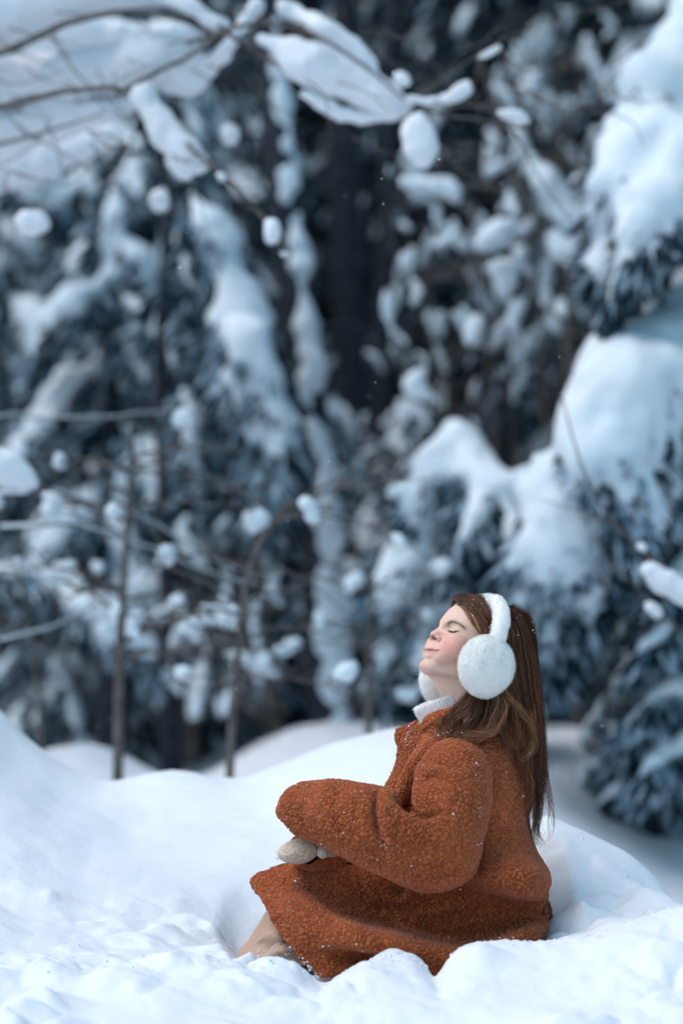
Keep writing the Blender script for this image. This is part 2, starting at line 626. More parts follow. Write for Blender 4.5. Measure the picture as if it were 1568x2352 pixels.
def blobs(C, R, dirs, rs):
    """lumpy snow pads: squashed icospheres; C centres, R (n,3) radii along dir, across, up"""
    V0, F0 = ico()
    n = len(C)
    T = dirs / (np.linalg.norm(dirs, axis=1)[:, None] + 1e-9)
    up = np.tile(np.array([0, 0, 1.0]), (n, 1))
    S = np.cross(T, up); S /= np.linalg.norm(S, axis=1)[:, None] + 1e-9
    U = np.cross(S, T)
    V = C[:, None, :] + V0[None, :, 0:1] * (T * R[:, 0:1])[:, None] + V0[None, :, 1:2] * (S * R[:, 1:2])[:, None] + V0[None, :, 2:3] * (U * R[:, 2:3])[:, None]
    V = V.reshape(-1, 3)
    sc = np.repeat(R.min(1), len(V0))
    k = fbm(V / (sc.mean() * 2.2), 2, int(rs.integers(1000)))
    nrm = (V - np.repeat(C, len(V0), 0))
    V = V + nrm * (0.45 * k)[:, None]
    F = (F0[None] + (np.arange(n) * len(V0))[:, None, None]).reshape(-1, 3)
    return V, F


def spruce_meshes(height, seed, snow=0.7, radius=None, dens=1.0, z0=0.3, whorl=0.3):
    rs = np.random.default_rng(seed)
    radius = radius or height * 0.2
    trunk = Bag()
    zz = np.linspace(0, height, 14)
    pth = np.stack([0.03 * np.sin(zz * 0.9 + seed), 0.03 * np.cos(zz * 0.7 + seed), zz], 1)
    trunk.tube(pth, 0.018 * height * (1 - zz / height) ** 0.8 + 0.008, 8)
    CV, DV, SC_, SR, SD = [], [], [], [], []
    z = z0
    while z < height - 0.12:
        f = 1 - z / height
        nb = int(rs.integers(5, 8))
        a0 = rs.uniform(0, 6.28)
        for b in range(nb):
            a = a0 + b * 6.283 / nb + rs.normal() * 0.15
            L = radius * f ** 0.75 * rs.uniform(0.75, 1.15) + 0.08
            droop = rs.uniform(0.35, 0.75)
            n = max(4, int(L / 0.09))
            t = np.linspace(0.05, 1, n)
            r = L * t * (1 - 0.12 * t)
            pts = np.stack([np.cos(a) * r, np.sin(a) * r, z + 0.1 * L * t - droop * L * t ** 1.7], 1)
            trunk.tube(pts, 0.012 * L * (1.15 - t) + 0.003, 4)
            dr = np.gradient(pts, axis=0)
            side = np.array([-math.sin(a), math.cos(a), 0])
            m = int(26 * n * dens)
            k = rs.integers(0, n, m)
            sw = (1 - 0.75 * t[k]) * L * 0.42
            lat = rs.uniform(-1, 1, m) * sw
            CV.append(pts[k] + side * lat[:, None] + np.stack([0 * lat, 0 * lat, -np.abs(lat) * 0.5 - rs.uniform(0, 0.08, m)], 1) + rs.normal(size=(m, 3)) * 0.02)
            DV.append(dr[k] / (np.linalg.norm(dr[k], axis=1)[:, None]) + side * (np.sign(lat) * 0.8)[:, None] + np.array([0, 0, -0.7]) + rs.normal(size=(m, 3)) * 0.3)
            if snow > 0:
                ns = max(1, int(n * 0.9))
                for q in range(ns):
                    if rs.uniform() > snow: continue
                    kk = int(rs.integers(1, n)) if n > 1 else 0
                    w = (1 - 0.7 * t[kk]) * L * 0.30
                    lt = rs.uniform(-1, 1) * w
                    SC_.append(pts[kk] + side * lt + np.array([0, 0, 0.03 - abs(lt) * 0.5]))
                    SR.append(np.array([rs.uniform(.06, .16), rs.uniform(.025, .045), rs.uniform(.022, .036)]) * (0.7 + 0.5 * L) * rs.uniform(0.7, 1.25) * (0.8 + 0.5 * snow))
                    SD.append(dr[kk] / np.linalg.norm(dr[kk]) + side * np.sign(lt) * rs.uniform(0, .9) + np.array([0, 0, -abs(lt) * 2 - rs.uniform(0.1, 0.9)]))
        z += whorl * rs.uniform(0.75, 1.25) * (0.55 + 0.6 * f)
    bl = Bag()
    V, F = blades(np.vstack(CV), np.vstack(DV), 0.11, 0.016, rs)
    fr = rs.uniform(size=len(F)) < (0.03 + 0.42 * snow)
    bl.add(V, F[~fr])
    fb = Bag(); fb.add(V, F[fr])
    sn = Bag()
    if snow > 0:
        V, F = blobs(np.array(SC_), np.array(SR), np.array(SD), rs)
        sn.add(V, None, F)
    return trunk, bl, sn, fb


PROTO = {}


def spruce(key, x, y, scale, rot, label, group, args=None, rz=1.0):
    """first use builds it, later uses copy it"""
    zb = gz(x, y) - 0.03
    root = empty('spruce_tree', (0, 0, 0), label, 'tree', group)
    if key not in PROTO:
        tr, bl, sn, fb = spruce_meshes(**args)
        ch = [tr.build('trunk', M_BARK, root), bl.build('crown', M_NEEDLE, root, False, 'stuff'), fb.build('frosted_twigs', M_FROST, root, False, 'stuff')]
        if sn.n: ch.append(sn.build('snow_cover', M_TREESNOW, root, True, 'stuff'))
        PROTO[key] = ch
    else:
        for c in PROTO[key]:
            d = c.copy()
            COL.objects.link(d)
            d.parent = root
    root.location = (x, y, zb)
    root.rotation_euler = (0, 0, rot)
    root.scale = (scale, scale, scale * rz)
    return root


def xu(u, Y):
    return (u - UW / 2) * mpp(Y)


# tree kinds for the forest
A_DARK = dict(height=11, seed=3, snow=0.07, radius=1.9, dens=0.7, z0=0.8, whorl=0.42)
A_DARK2 = dict(height=10, seed=5, snow=0.16, radius=1.7, dens=0.7, z0=1.0, whorl=0.42)
A_SNOWY = dict(height=6.5, seed=8, snow=0.85, radius=1.25, dens=0.8, z0=0.35, whorl=0.32)
A_SNOWY2 = dict(height=5.2, seed=13, snow=0.95, radius=1.1, dens=0.8, z0=0.25, whorl=0.28)
A_SMALL = dict(height=2.4, seed=17, snow=1.0, radius=0.62, dens=1.0, z0=0.12, whorl=0.2)
GF = 'dark spruces of the deep forest'
LF = 'one of the dark out-of-focus spruces deep in the forest'
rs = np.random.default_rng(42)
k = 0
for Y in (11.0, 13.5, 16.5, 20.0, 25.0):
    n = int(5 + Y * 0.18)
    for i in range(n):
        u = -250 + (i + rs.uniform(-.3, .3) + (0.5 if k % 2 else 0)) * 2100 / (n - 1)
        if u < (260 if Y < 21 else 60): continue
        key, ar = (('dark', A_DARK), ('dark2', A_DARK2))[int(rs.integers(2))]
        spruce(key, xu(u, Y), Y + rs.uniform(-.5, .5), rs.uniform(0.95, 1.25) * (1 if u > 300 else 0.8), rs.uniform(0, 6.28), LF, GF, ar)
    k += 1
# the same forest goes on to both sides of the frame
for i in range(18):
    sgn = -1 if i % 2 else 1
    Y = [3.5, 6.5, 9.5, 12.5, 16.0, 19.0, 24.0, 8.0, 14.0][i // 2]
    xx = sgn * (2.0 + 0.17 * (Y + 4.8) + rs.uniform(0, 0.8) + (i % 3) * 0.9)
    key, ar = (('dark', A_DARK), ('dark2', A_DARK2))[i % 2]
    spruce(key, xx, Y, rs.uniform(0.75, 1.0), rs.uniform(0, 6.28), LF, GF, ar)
GS = 'snow-laden spruces at the edge of the clearing'
for (u, Y, s, key, ar, lab) in [
    (60, 7.6, 0.62, 'snowy', A_SNOWY, 'tall snow-covered spruce at the left border of the photo'),
    (330, 6.6, 0.80, 'snowy2', A_SNOWY2, 'snow-covered spruce behind the thin sapling on the left'),
    (480, 8.6, 0.85, 'snowy', A_SNOWY, 'tall snowy spruce just left of the snow-plastered trunk'),
    (1080, 8.2, 0.85, 'dark2', A_DARK2, 'lightly snowed dark spruce in the gap right of the snow-plastered trunk'),
    (1290, 9.4, 1.0, 'snowy2', A_SNOWY2, 'blurred snowy spruce between the gap and the big laden spruce'),
    (1500, 8.0, 1.05, 'snowy', A_SNOWY, 'tall snowy spruce behind the big laden spruce on the right'),
    (180, 5.6, 0.52, 'snowy2', A_SNOWY2, 'low snowy spruce at the foot of the left trees'),
    (600, 7.0, 0.62, 'small', A_SMALL, 'small snow-capped spruce beneath the arching bough'),
    (760, 6.8, 0.72, 'small', A_SMALL, 'small snowy spruce at the foot of the snow-plastered trunk'),
    (690, 8.4, 1.0, 'small', A_SMALL, 'little snowy spruce behind the foot of the snow-plastered trunk'),
    (940, 6.0, 0.66, 'small', A_SMALL, 'little snow-buried spruce left of the face'),
    (1470, 3.6, 0.40, 'small', A_SMALL, 'tiny snow-covered spruce on the slope right of the long hair'),
]:
    spruce(key, xu(u, Y), Y, s, rs.uniform(0, 6.28), lab, GS, ar)


# ---- boughs that carry deep snow: a wooden spine, needles under it, a thick snow load on top
def bough(parent, fld, nb, wood, pts, fingers=1.0, flat=0.7, needles=1.0, rs=rs, up=0.25, fl=1.6, frost=0.42):
    """pts: (u, v, Y, half width in px) along the bough; paints snow into fld, needles into nb, wood into wood"""
    C = np.array([[*P(u, v, Y), w * mpp(Y)] for u, v, Y, w in pts])
    n = (len(C) - 1) * 6 + 1
    A = spline(C, n)
    T, N, B = frames(A[:, :3])
    wood.tube(A[:, :3] - np.array([0, 0, 1]) * A[:, 3:4] * 0.35, np.clip(A[:, 3] * 0.12, 0.006, 0.04) * np.linspace(1.2, 0.4, n), 6)
    for i in range(n):
        r = A[i, 3] * rs.uniform(0.78, 1.12)
        c = A[i, :3] + rs.normal(size=3) * r * 0.16
        fld.ell(c, np.array([r, r, r * flat]), None, k=r * 0.5)
    for i in range(n):
        if rs.uniform() > fingers: continue
        r = A[i, 3]
        for sgn in (-1, 1):
            d = T[i] * rs.uniform(0.1, 0.7) + N[i] * sgn * rs.uniform(0.4, 1.0) + np.array([0, 0, -rs.uniform(0.5, 1.3)])
            d /= np.linalg.norm(d)
            L = r * rs.uniform(0.9, fl)
            a = A[i, :3] + d * r * 0.4
            fld.cap(a, a + d * L, r * 0.38, r * 0.16, k=r * 0.25)
    if needles > 0:
        m = int(n * 60 * needles)
        k = rs.integers(0, n, m)
        r = A[k, 3]
        ang = rs.uniform(0, 2 * math.pi, m)
        lat = N[k] * (np.cos(ang) * r * rs.uniform(0.3, 1.25, m))[:, None] + np.stack([0 * r, r * rs.uniform(0.0, 0.9, m), 0 * r], 1)
        dn = -r * rs.uniform(0.55, 1.7, m)
        c = A[k, :3] + lat + np.stack([0 * dn, 0 * dn, dn], 1)
        d = lat / (r[:, None] + 1e-6) + T[k] * 0.6 + np.array([0, 0, -0.8]) + rs.normal(size=(m, 3)) * 0.25
        V, F = blades(c, d, 0.10, 0.014, rs)
        fr = rs.uniform(size=m) < frost
        nb.add(V, F[~fr])
        nb.fb.add(V, F[fr])


def snow_from(fld, name, parent, amp=0.012, sc=12, mat=None, ret=False):
    V, Q = fld.mesh()
    N = normals(V, Q)
    V = V + N * (amp * fbm(V * sc, 3, 77) + 2.6 * amp * fbm(V * sc * 0.5, 2, 78) - 0.3 * amp)[:, None]
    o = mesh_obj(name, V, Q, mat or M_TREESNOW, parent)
    return (o, V, Q) if ret else o


def laden_tree(name, label, base, box, res, boughs, trunk_path, trunk_r, group=None, needles=1.0, cat='tree', amp=0.014, **kw):
    root = empty(name, base, label, cat, group)
    fld = Field.box(box[0], box[1], res)
    nb, wd = Bag(), Bag()
    nb.fb = Bag()
    if trunk_path is not None:
        wd.tube(spline(trunk_path, 16), np.linspace(*trunk_r, 16), 10)
    for b in boughs:
        opt = dict(kw)
        if isinstance(b, tuple): b, o2 = b; opt.update(o2)
        bough(root, fld, nb, wd, b, needles=needles if 'needles' not in opt else opt.pop('needles'), **opt)
    wd.build('trunk', M_BARK, root)
    if nb.n:
        nb.build('crown', M_NEEDLE, root, False, 'stuff')
        nb.fb.build('frosted_twigs', M_FROST, root, False, 'stuff')
    so, V, Q = snow_from(fld, 'snow_load', root, amp, ret=True)
    # needles poking out of the load, mostly along its lower rim
    N = normals(V, Q)
    r_ = np.random.default_rng(len(V))
    wgt = np.clip(0.05 - N[:, 2], 0.004, 1.2) ** 1.5
    n = int(len(V) * 0.16)
    i = r_.choice(len(V), n, p=wgt / wgt.sum())
    d = N[i] * 0.6 + np.array([0, 0, -0.75]) + r_.normal(size=(n, 3)) * 0.35
    B_, F_ = blades(V[i] - N[i] * 0.02, d, 0.085, 0.010, r_)
    fr = r_.uniform(size=n) < 0.6
    for nm, m_, sel in (('needle_fringe', M_NEEDLE, ~fr), ('frosted_fringe', M_FROST, fr)):
        bb = Bag(); bb.add(B_, F_[sel]); bb.build(nm, m_, root, False, 'stuff')
    return root


def bbox(bs, m=0.25):
    pts = np.array([P(u, v, Y) for b in bs for (u, v, Y, w) in (b[0] if isinstance(b, tuple) else b)])
    return pts.min(0) - m, pts.max(0) + m


# big spruce on the right
bs = [
    [(1640, -60, 3.6, 60), (1570, 90, 3.3, 72), (1510, 220, 3.1, 84), (1470, 340, 3.0, 84), (1440, 450, 2.9, 76), (1420, 540, 2.9, 52), (1400, 620, 2.9, 26)],
    [(1640, 200, 3.3, 80), (1590, 340, 3.0, 84), (1530, 430, 2.8, 72), (1470, 500, 2.7, 56), (1440, 600, 2.7, 30), (1400, 690, 2.7, 14)],
    [(1680, 600, 3.5, 60), (1590, 720, 3.2, 84), (1500, 800, 2.9, 96), (1430, 890, 2.7, 104), (1400, 980, 2.6, 92), (1410, 1080, 2.6, 84), (1450, 1160, 2.6, 64), (1490, 1210, 2.6, 24)],
    [(1580, 760, 3.0, 80), (1520, 880, 2.8, 92), (1490, 990, 2.7, 80), (1500, 1090, 2.7, 54), (1520, 1150, 2.7, 20)],
    [(1400, 1000, 2.8, 84), (1345, 1080, 2.8, 96), (1312, 1170, 2.8, 94), (1282, 1280, 2.8, 84), (1255, 1390, 2.9, 72), (1240, 1490, 2.9, 40)],
    [(1370, 1120, 2.9, 60), (1330, 1220, 2.9, 62), (1290, 1330, 2.9, 60), (1265, 1440, 3.0, 50), (1250, 1540, 3.0, 24)],
]
low = [
    ([(1660, 1280, 3.4, 34), (1590, 1380, 3.0, 34), (1520, 1440, 2.8, 26), (1470, 1500, 2.8, 16)], dict(needles=2.0)),
    ([(1680, 1120, 3.4, 30), (1600, 1230, 3.0, 34), (1540, 1330, 2.9, 28), (1500, 1330, 2.8, 16)], dict(needles=2.0)),
    ([(1660, 1500, 3.3, 40), (1570, 1560, 3.0, 40), (1500, 1600, 2.9, 26), (1440, 1660, 2.9, 14)], dict(needles=2.0)),
    ([(1640, 1600, 3.2, 36), (1560, 1680, 3.0, 36), (1500, 1740, 2.9, 22), (1470, 1790, 2.9, 12)], dict(needles=2.0)),
    ([(1520, 1180, 3.1, 20), (1440, 1280, 3.0, 16), (1400, 1370, 3.0, 12)], dict(needles=3.0)),
    ([(1480, 1230, 3.3, 18), (1380, 1320, 3.2, 16), (1340, 1440, 3.2, 12)], dict(needles=3.5)),
]
lo, hi = bbox(bs + low)
tb = P(1680, 1740, 3.9)
BIG_R = laden_tree('spruce_tree', 'big spruce with thick drooping snow loads along the right border', (tb[0], 3.9, gz(tb[0], 3.9)), (lo, hi), 0.02, bs + low,
           [(tb[0], 3.9, gz(tb[0], 3.9) - .1), (tb[0] - 0.02, 3.95, 1.2), (tb[0] + .03, 4.0, 2.8), (tb[0], 4.0, 4.4)], (0.15, 0.04), needles=1.1, fingers=0.9)

# bowed small fir behind the head
bs = [
    [(1050, 985, 3.4, 30), (1035, 1030, 3.4, 56), (1012, 1080, 3.4, 54), (985, 1130, 3.4, 40), (965, 1180, 3.4, 16)],
    [(1060, 1030, 3.4, 50), (1100, 1070, 3.3, 52), (1145, 1115, 3.2, 42), (1195, 1130, 3.2, 40), (1250, 1110, 3.2, 52), (1310, 1070, 3.2, 56)],
    ([(1120, 1130, 3.2, 26), (1080, 1190, 3.1, 24), (1050, 1250, 3.1, 18), (1030, 1290, 3.1, 8)], dict(needles=2.5)),
    ([(1190, 1140, 3.2, 24), (1190, 1200, 3.1, 24), (1170, 1260, 3.1, 18), (1140, 1330, 3.1, 8)], dict(needles=2.5)),
    ([(1150, 1130, 3.3, 24), (1130, 1200, 3.2, 24), (1110, 1260, 3.2, 14)], dict(needles=2.5)),
    [(990, 1190, 3.5, 44), (970, 1240, 3.5, 62), (940, 1300, 3.5, 62), (905, 1360, 3.5, 44)],
    [(1040, 1340, 3.6, 50), (1000, 1390, 3.6, 60), (945, 1440, 3.6, 56), (880, 1490, 3.6, 34)],
    [(1060, 1420, 3.8, 50), (1110, 1480, 3.8, 50), (1160, 1440, 3.8, 50), (1220, 1500, 3.8, 50)],
    [(870, 1560, 3.8, 40), (940, 1520, 3.8, 46), (1000, 1560, 3.8, 44)],
]
lo, hi = bbox(bs)
tb = P(1090, 1700, 3.6)
laden_tree('fir_tree', 'young fir bowed under snow behind the head', (tb[0], 3.6, gz(tb[0], 3.6)), (lo, hi), 0.018, bs,
           [(tb[0], 3.6, gz(tb[0], 3.6) - .1), P(1085, 1400, 3.55), P(1070, 1180, 3.45), P(1045, 990, 3.4)], (0.04, 0.012), needles=1.2, fingers=0.9, fl=2.0)

# arching snow-bent young tree, left of the trunk
bs = [
    ([(440, 450, 4.1, 10), (465, 490, 4.0, 26), (500, 540, 4.0, 36), (525, 600, 4.0, 26), (538, 660, 4.0, 40), (550, 720, 4.0, 50), (568, 790, 3.9, 54), (594, 870, 3.9, 50), (620, 940, 3.9, 40), (636, 1010, 3.9, 28), (640, 1080, 3.9, 16), (636, 1150, 3.9, 8)], dict(needles=0.8)),
    ([(530, 690, 4.0, 30), (515, 770, 4.0, 38), (530, 840, 4.0, 30), (560, 900, 4.0, 18)], {}),
    ([(600, 900, 4.0, 36), (590, 980, 4.0, 28), (600, 1060, 4.1, 24), (600, 1130, 4.1, 18), (590, 1190, 4.1, 8)], dict(needles=2.0)),
    ([(440, 860, 4.4, 16), (438, 960, 4.3, 24), (450, 1040, 4.3, 26), (455, 1110, 4.3, 18), (450, 1160, 4.3, 6)], dict(needles=2.0)),
    ([(380, 640, 4.5, 14), (370, 700, 4.5, 18), (355, 770, 4.5, 10)], dict(needles=2.0)),
    ([(470, 520, 4.1, 14), (440, 600, 4.1, 22), (450, 680, 4.1, 16), (440, 740, 4.1, 8)], dict(needles=2.4)),
    ([(500, 620, 4.2, 12), (480, 700, 4.2, 18), (470, 780, 4.2, 16), (480, 850, 4.2, 8)], dict(needles=2.4)),
]
lo, hi = bbox(bs)
tb = P(395, 1790, 4.5)
laden_tree('bent_tree', 'young tree bent into an arch by a long snow load, left of the trunk', (tb[0], 4.5, gz(tb[0], 4.5)), (lo, hi), 0.018, bs,
           [(tb[0], 4.5, gz(tb[0], 4.5) - .1), P(385, 1300, 4.5), P(370, 800, 4.45), P(395, 420, 4.25)], (0.045, 0.02), needles=1.4, fingers=1.0, fl=2.2)

def drooping(u0, Y, v0, v1, step, reach, w, seed, lean=0.0):
    """boughs that hang down on both sides of a trunk seen at u0"""
    r_ = np.random.default_rng(seed)
    out, v = [], v0
    out.append(([(u0 + r_.normal() * 4, v0 - step * 0.9, Y, w * 0.25), (u0, v0 - step * 0.3, Y, w * 0.62), (u0 + 4, v0 + step * 0.4, Y, w * 0.6)], dict(needles=1.5)))
    while v < v1:
        f = 0.35 + 0.65 * min(1, (v - v0 + step) / (0.55 * (v1 - v0)))
        for s in (-1, 1):
            if r_.uniform() < 0.12: continue
            R = reach * f * r_.uniform(0.7, 1.2)
            d = r_.uniform(0.55, 1.15)
            ww = w * r_.uniform(0.6, 1.15) * (0.6 + 0.4 * f)
            y = Y + r_.uniform(-0.3, 0.15)
            vv = v + r_.normal() * step * 0.25
            out.append(([(u0 + s * R * 0.12, vv, Y, ww * 0.5), (u0 + s * R * 0.45, vv + R * d * 0.28, y, ww * 0.95), (u0 + s * R * 0.78, vv + R * d * 0.7, y, ww * 0.85), (u0 + s * R, vv + R * d * 1.25, y, ww * 0.3)], dict(needles=1.1)))
        v += step * r_.uniform(0.8, 1.2)
    return out


def drooping_tree(label, u0, Y, v0, v1, step, reach, w, seed, res=0.02, extra=(), frost=0.4):
    bs = drooping(u0, Y, v0, v1, step, reach, w, seed) + list(extra)
    lo, hi = bbox(bs)
    tb = P(u0, 1780, Y)
    g0 = gz(tb[0], Y)
    return laden_tree('spruce_tree', label, (tb[0], Y, g0), (lo, hi), res, bs, [(tb[0], Y, g0 - .1), P(u0 + 5, (v0 + 1780) / 2, Y), P(u0, v0 - step, Y)], (0.07, 0.012),
                      needles=1.2, fingers=1.0, fl=2.4, frost=frost)


drooping_tree('snow-laden spruce with a tall white tuft on the left side', 255, 4.9, 520, 1340, 84, 220, 44, 61, extra=[
    ([(250, 415, 4.9, 10), (262, 480, 4.9, 30), (255, 560, 4.9, 32), (262, 640, 4.9, 24)], {}),
    ([(-40, 1312, 4.4, 22), (60, 1315, 4.3, 28), (140, 1330, 4.3, 32), (200, 1390, 4.2, 38), (270, 1440, 4.2, 34), (330, 1480, 4.2, 26), (350, 1540, 4.2, 10)], dict(needles=.7)),
    ([(200, 1380, 4.3, 24), (260, 1370, 4.3, 30), (320, 1400, 4.3, 16)], {}),
    ([(300, 1030, 4.7, 10), (290, 1110, 4.7, 26), (280, 1190, 4.7, 34), (300, 1270, 4.7, 38), (325, 1340, 4.7, 30)], {})])
drooping_tree('broad snowy spruce cut off by the left border', 10, 5.8, 400, 1500, 100, 260, 56, 62, 0.024)
drooping_tree('dark-based snowy spruce under the arching bough', 435, 5.4, 560, 1560, 92, 150, 34, 63, 0.022)
drooping_tree('little laden spruce just left of the foot of the plastered trunk', 655, 5.3, 1200, 1620, 62, 120, 34, 64)
drooping_tree('little laden spruce right of the foot of the plastered trunk', 775, 5.8, 1260, 1620, 62, 100, 30, 65)
drooping_tree('snowy spruce half hidden by the bowed fir', 960, 5.6, 1120, 1620, 80, 140, 38, 66)
drooping_tree('snowy spruce at the lower right, below the heavy snow loads', 1580, 4.2, 1200, 1540, 84, 170, 30, 67, frost=0.5)
drooping_tree('low snow-decked spruce right of the long hair, on the slope', 1470, 3.4, 1660, 1770, 46, 90, 22, 69, frost=0.5)

# trunk plastered with snow, and the bare dark trunks behind it
def trunk_tree(label, pts, w, snow=False, Y=5.0, twigs=0, seed=1, group=None):
    r_ = np.random.default_rng(seed)
    b = P(pts[-1][0], pts[-1][1], Y)
    root = empty('forest_tree', (b[0], Y, gz(b[0], Y)), label, 'tree', group)
    path = [P(u, v, Y) for u, v in pts][::-1]
    path[0] = np.array([b[0], Y, gz(b[0], Y) - 0.1])
    path = spline(path, 50)
    R = np.linspace(w, w * 0.72, 50) * mpp(Y)
    V, F, C = tube(path, R, 20)
    V = V + normals(V, F) * (0.008 * fbm(V * np.array([30, 30, 8]), 3, 5))[:, None]
    mesh_obj('trunk', V, [F, C], M_BARK, root)
    if snow:
        f = Field.box(path.min(0) - 0.2, path.max(0) + 0.2, 0.014)
        for i in range(49):
            h = path[i, 2]
            s = 0.5 + 0.5 * math.sin(h * 9 + 2 * math.sin(h * 4.1)) + r_.normal() * 0.15
            for q in range(3):
                c = path[i] + (path[i + 1] - path[i]) * q / 3
                a = -1.0 + r_.normal() * 0.22
                if r_.uniform() < 0.12: continue
                c = c + np.array([math.cos(a), math.sin(a), 0]) * R[i] * 0.72
                f.ell(c, np.array([R[i] * 0.58, R[i] * 0.55, 0.055]) * r_.uniform(0.72, 0.88 + 0.18 * s), None, 0.02)
        snow_from(f, 'snow_crust', root, 0.012, 14)['kind'] = 'stuff'
    if twigs:
        tw = Bag()
        for i in range(twigs):
            k = int(r_.integers(8, 48))
            s = -1 if r_.uniform() < .5 else 1
            L = r_.uniform(0.3, 0.8)
            t = np.linspace(0, 1, 8)[:, None]
            d = np.array([s * 1.0, r_.uniform(-.6, .2), -r_.uniform(0.1, 0.8)])
            pp = path[k] + d * L * t + np.array([0, 0, 0.15]) * np.sin(t * 3)
            tw.tube(pp, np.linspace(0.009, 0.003, 8), 5)
        tw.build('branch', M_BARK, root, True, 'stuff')
    return root


trunk_tree('dark trunk plastered with patchy snow down its right side',
           [(592, -260), (612, 0), (632, 220), (655, 450), (680, 680), (702, 900), (722, 1120), (738, 1320), (750, 1500), (760, 1760)], 52, True, 4.5, 12, 3)
trunk_tree('bare dark trunk right of the snow-plastered one', [(790, -260), (792, 200), (800, 700), (815, 1100), (830, 1400), (835, 1740)], 42, False, 7.2, 16, 4)
trunk_tree('thin brown trunk in the middle of the gap', [(905, -260), (890, 300), (880, 700), (868, 1100), (862, 1740)], 22, False, 6.4, 18, 5)
trunk_tree('short-looking dark trunk low at the left, beside the snow bank', [(110, 300), (125, 900), (130, 1400), (132, 1800)], 27, False, 6.8, 10, 6)
trunk_tree('dark trunk low at the left, just left of the thin sapling', [(215, 400), (228, 1000), (232, 1400), (232, 1800)], 19, False, 6.3, 10, 7)
trunk_tree('thin dark trunk between the bowed fir and the big spruce', [(1180, -260), (1175, 300), (1160, 800), (1150, 1700)], 18, False, 7.5, 14, 9)
trunk_tree('dark trunk high up near the right side', [(1300, -260), (1310, 200), (1330, 800), (1340, 1700)], 24, False, 9.0, 14, 10)


def sapling(label, pts, w, Y, seed, ntw=14, clumps=8, spread=0.35, vt=(0.25, 1)):
    r_ = np.random.default_rng(seed)
    b = P(pts[-1][0], pts[-1][1], Y)
    root = empty('bare_sapling', (b[0], Y, gz(b[0], Y)), label, 'sapling', 'bare saplings in front of the forest')
    path = [P(u, v, Y) for u, v in pts][::-1]
    path[0] = np.array([b[0], Y, gz(b[0], Y) - 0.06])
    path = spline(path, 40)
    tr = Bag()
    tr.tube(path, np.linspace(w, w * 0.35, 40) * mpp(Y), 8)
    tr.build('trunk', M_TWIG, root)
    tw, cl = Bag(), []
    for i in range(ntw):
        k = int(r_.uniform(*vt) * 39)
        L = spread * r_.uniform(0.5, 1.3)
        s = -1 if i % 2 else 1
        t = np.linspace(0, 1, 9)[:, None]
        d = np.array([s, r_.uniform(-.5, .5), r_.uniform(0.1, 0.9)])
        pp = path[k] + d * L * t - np.array([0, 0, 0.35]) * L * t ** 2 + r_.normal(size=(9, 3)) * 0.006
        tw.tube(pp, np.linspace(w * 0.35, w * 0.12, 9) * mpp(Y), 4)
        for q in range(2):
            kk = int(r_.integers(3, 9))
            d2 = d * 0.5 + r_.normal(size=3) * 0.6
            p2 = pp[kk] + d2 * L * 0.4 * np.linspace(0, 1, 5)[:, None]
            tw.tube(p2, np.linspace(w * 0.2, w * 0.08, 5) * mpp(Y), 3)
            cl.append(p2[-1])
        cl.append(pp[-1])
    tw.build('branch', M_TWIG, root, True, 'stuff')
    r_.shuffle(cl)
    for c in cl[:clumps]:
        s = r_.uniform(0.012, 0.026)
        V, F = blobs(np.array([c, c + r_.normal(size=3) * s * 0.7]), np.array([[s * 1.5, s, s], [s, s, s * 1.3]]), r_.normal(size=(2, 3)) + np.array([1, 0, 0]), r_)
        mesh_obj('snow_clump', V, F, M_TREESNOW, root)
    return root


sapling('thin grey sapling standing at the left, topmost twigs snow-tufted', [(305, 960), (300, 1100), (290, 1250), (280, 1400), (274, 1550), (270, 1760)], 13, 2.3, 21, 22, 12, 0.3)
sapling('thin leaning sapling rising above the far snow mound', [(668, 1150), (620, 1210), (580, 1280), (556, 1400), (545, 1520), (533, 1650), (524, 1800)], 11, 2.0, 22, 18, 10, 0.3)
sapling('short bare sapling with snow balls left of the face', [(860, 1330), (850, 1450), (846, 1560), (848, 1700)], 10, 3.0, 23, 16, 10, 0.22)
sapling('slim bare sapling at the far left in front of the dark trunks', [(30, 1250), (60, 1400), (85, 1560), (100, 1800)], 6, 3.0, 24, 14, 8, 0.3)


# bare deciduous tree whose limbs reach in from the upper left, thick pillows of snow on them
def limb(bag, pts, w0, w1, seg=7):
    A = spline([[*P(u, v, Y)] for u, v, Y in pts], (len(pts) - 1) * 7 + 1)
    n = len(A)
    jit = np.stack([fbm(A * 14, 2, 3), fbm(A * 14, 2, 4), fbm(A * 14, 2, 5)], 1) * 0.006
    bag.tube(A + jit, np.linspace(w0, w1, n) * mpp(pts[0][2]), seg)


def pillow(parent, pts, res=0.010, amp=0.010, name='snow_clump', flat=0.8, seed=0):
    """snow lying along a limb: (u, v, Y, half width px)"""
    r_ = np.random.default_rng(seed + 100)
    C = np.array([[*P(u, v, Y), w * mpp(Y)] for u, v, Y, w in pts])
    m = C[:, 3].max() + 0.06
    f = Field.box(C[:, :3].min(0) - m, C[:, :3].max(0) + m, res)
    n = max(3, (len(C) - 1) * 5 + 1)
    A = spline(C, n) if len(C) > 1 else C
    for a in A:
        r = a[3] * r_.uniform(0.88, 1.08)
        f.ell(a[:3] + r_.normal(size=3) * r * 0.06, np.array([r, r * 0.95, r * flat]), None, k=r * 0.45)
    V, Q = f.mesh()
    N = normals(V, Q)
    V = V + N * (amp * 1.2 * fbm(V * 13, 3, seed + 5) + (amp * 2.2 * fbm(V * 6, 2, seed + 9) if res > 0.007 else 0) + amp * 0.5 * fbm(V * 40, 2, 8))[:, None]
    return mesh_obj(name, V, Q, M_SNOW if pts[0][2] < 3.3 else M_TREESNOW, parent)  # near pillows take the lighter ground snow, not the tone with painted shade


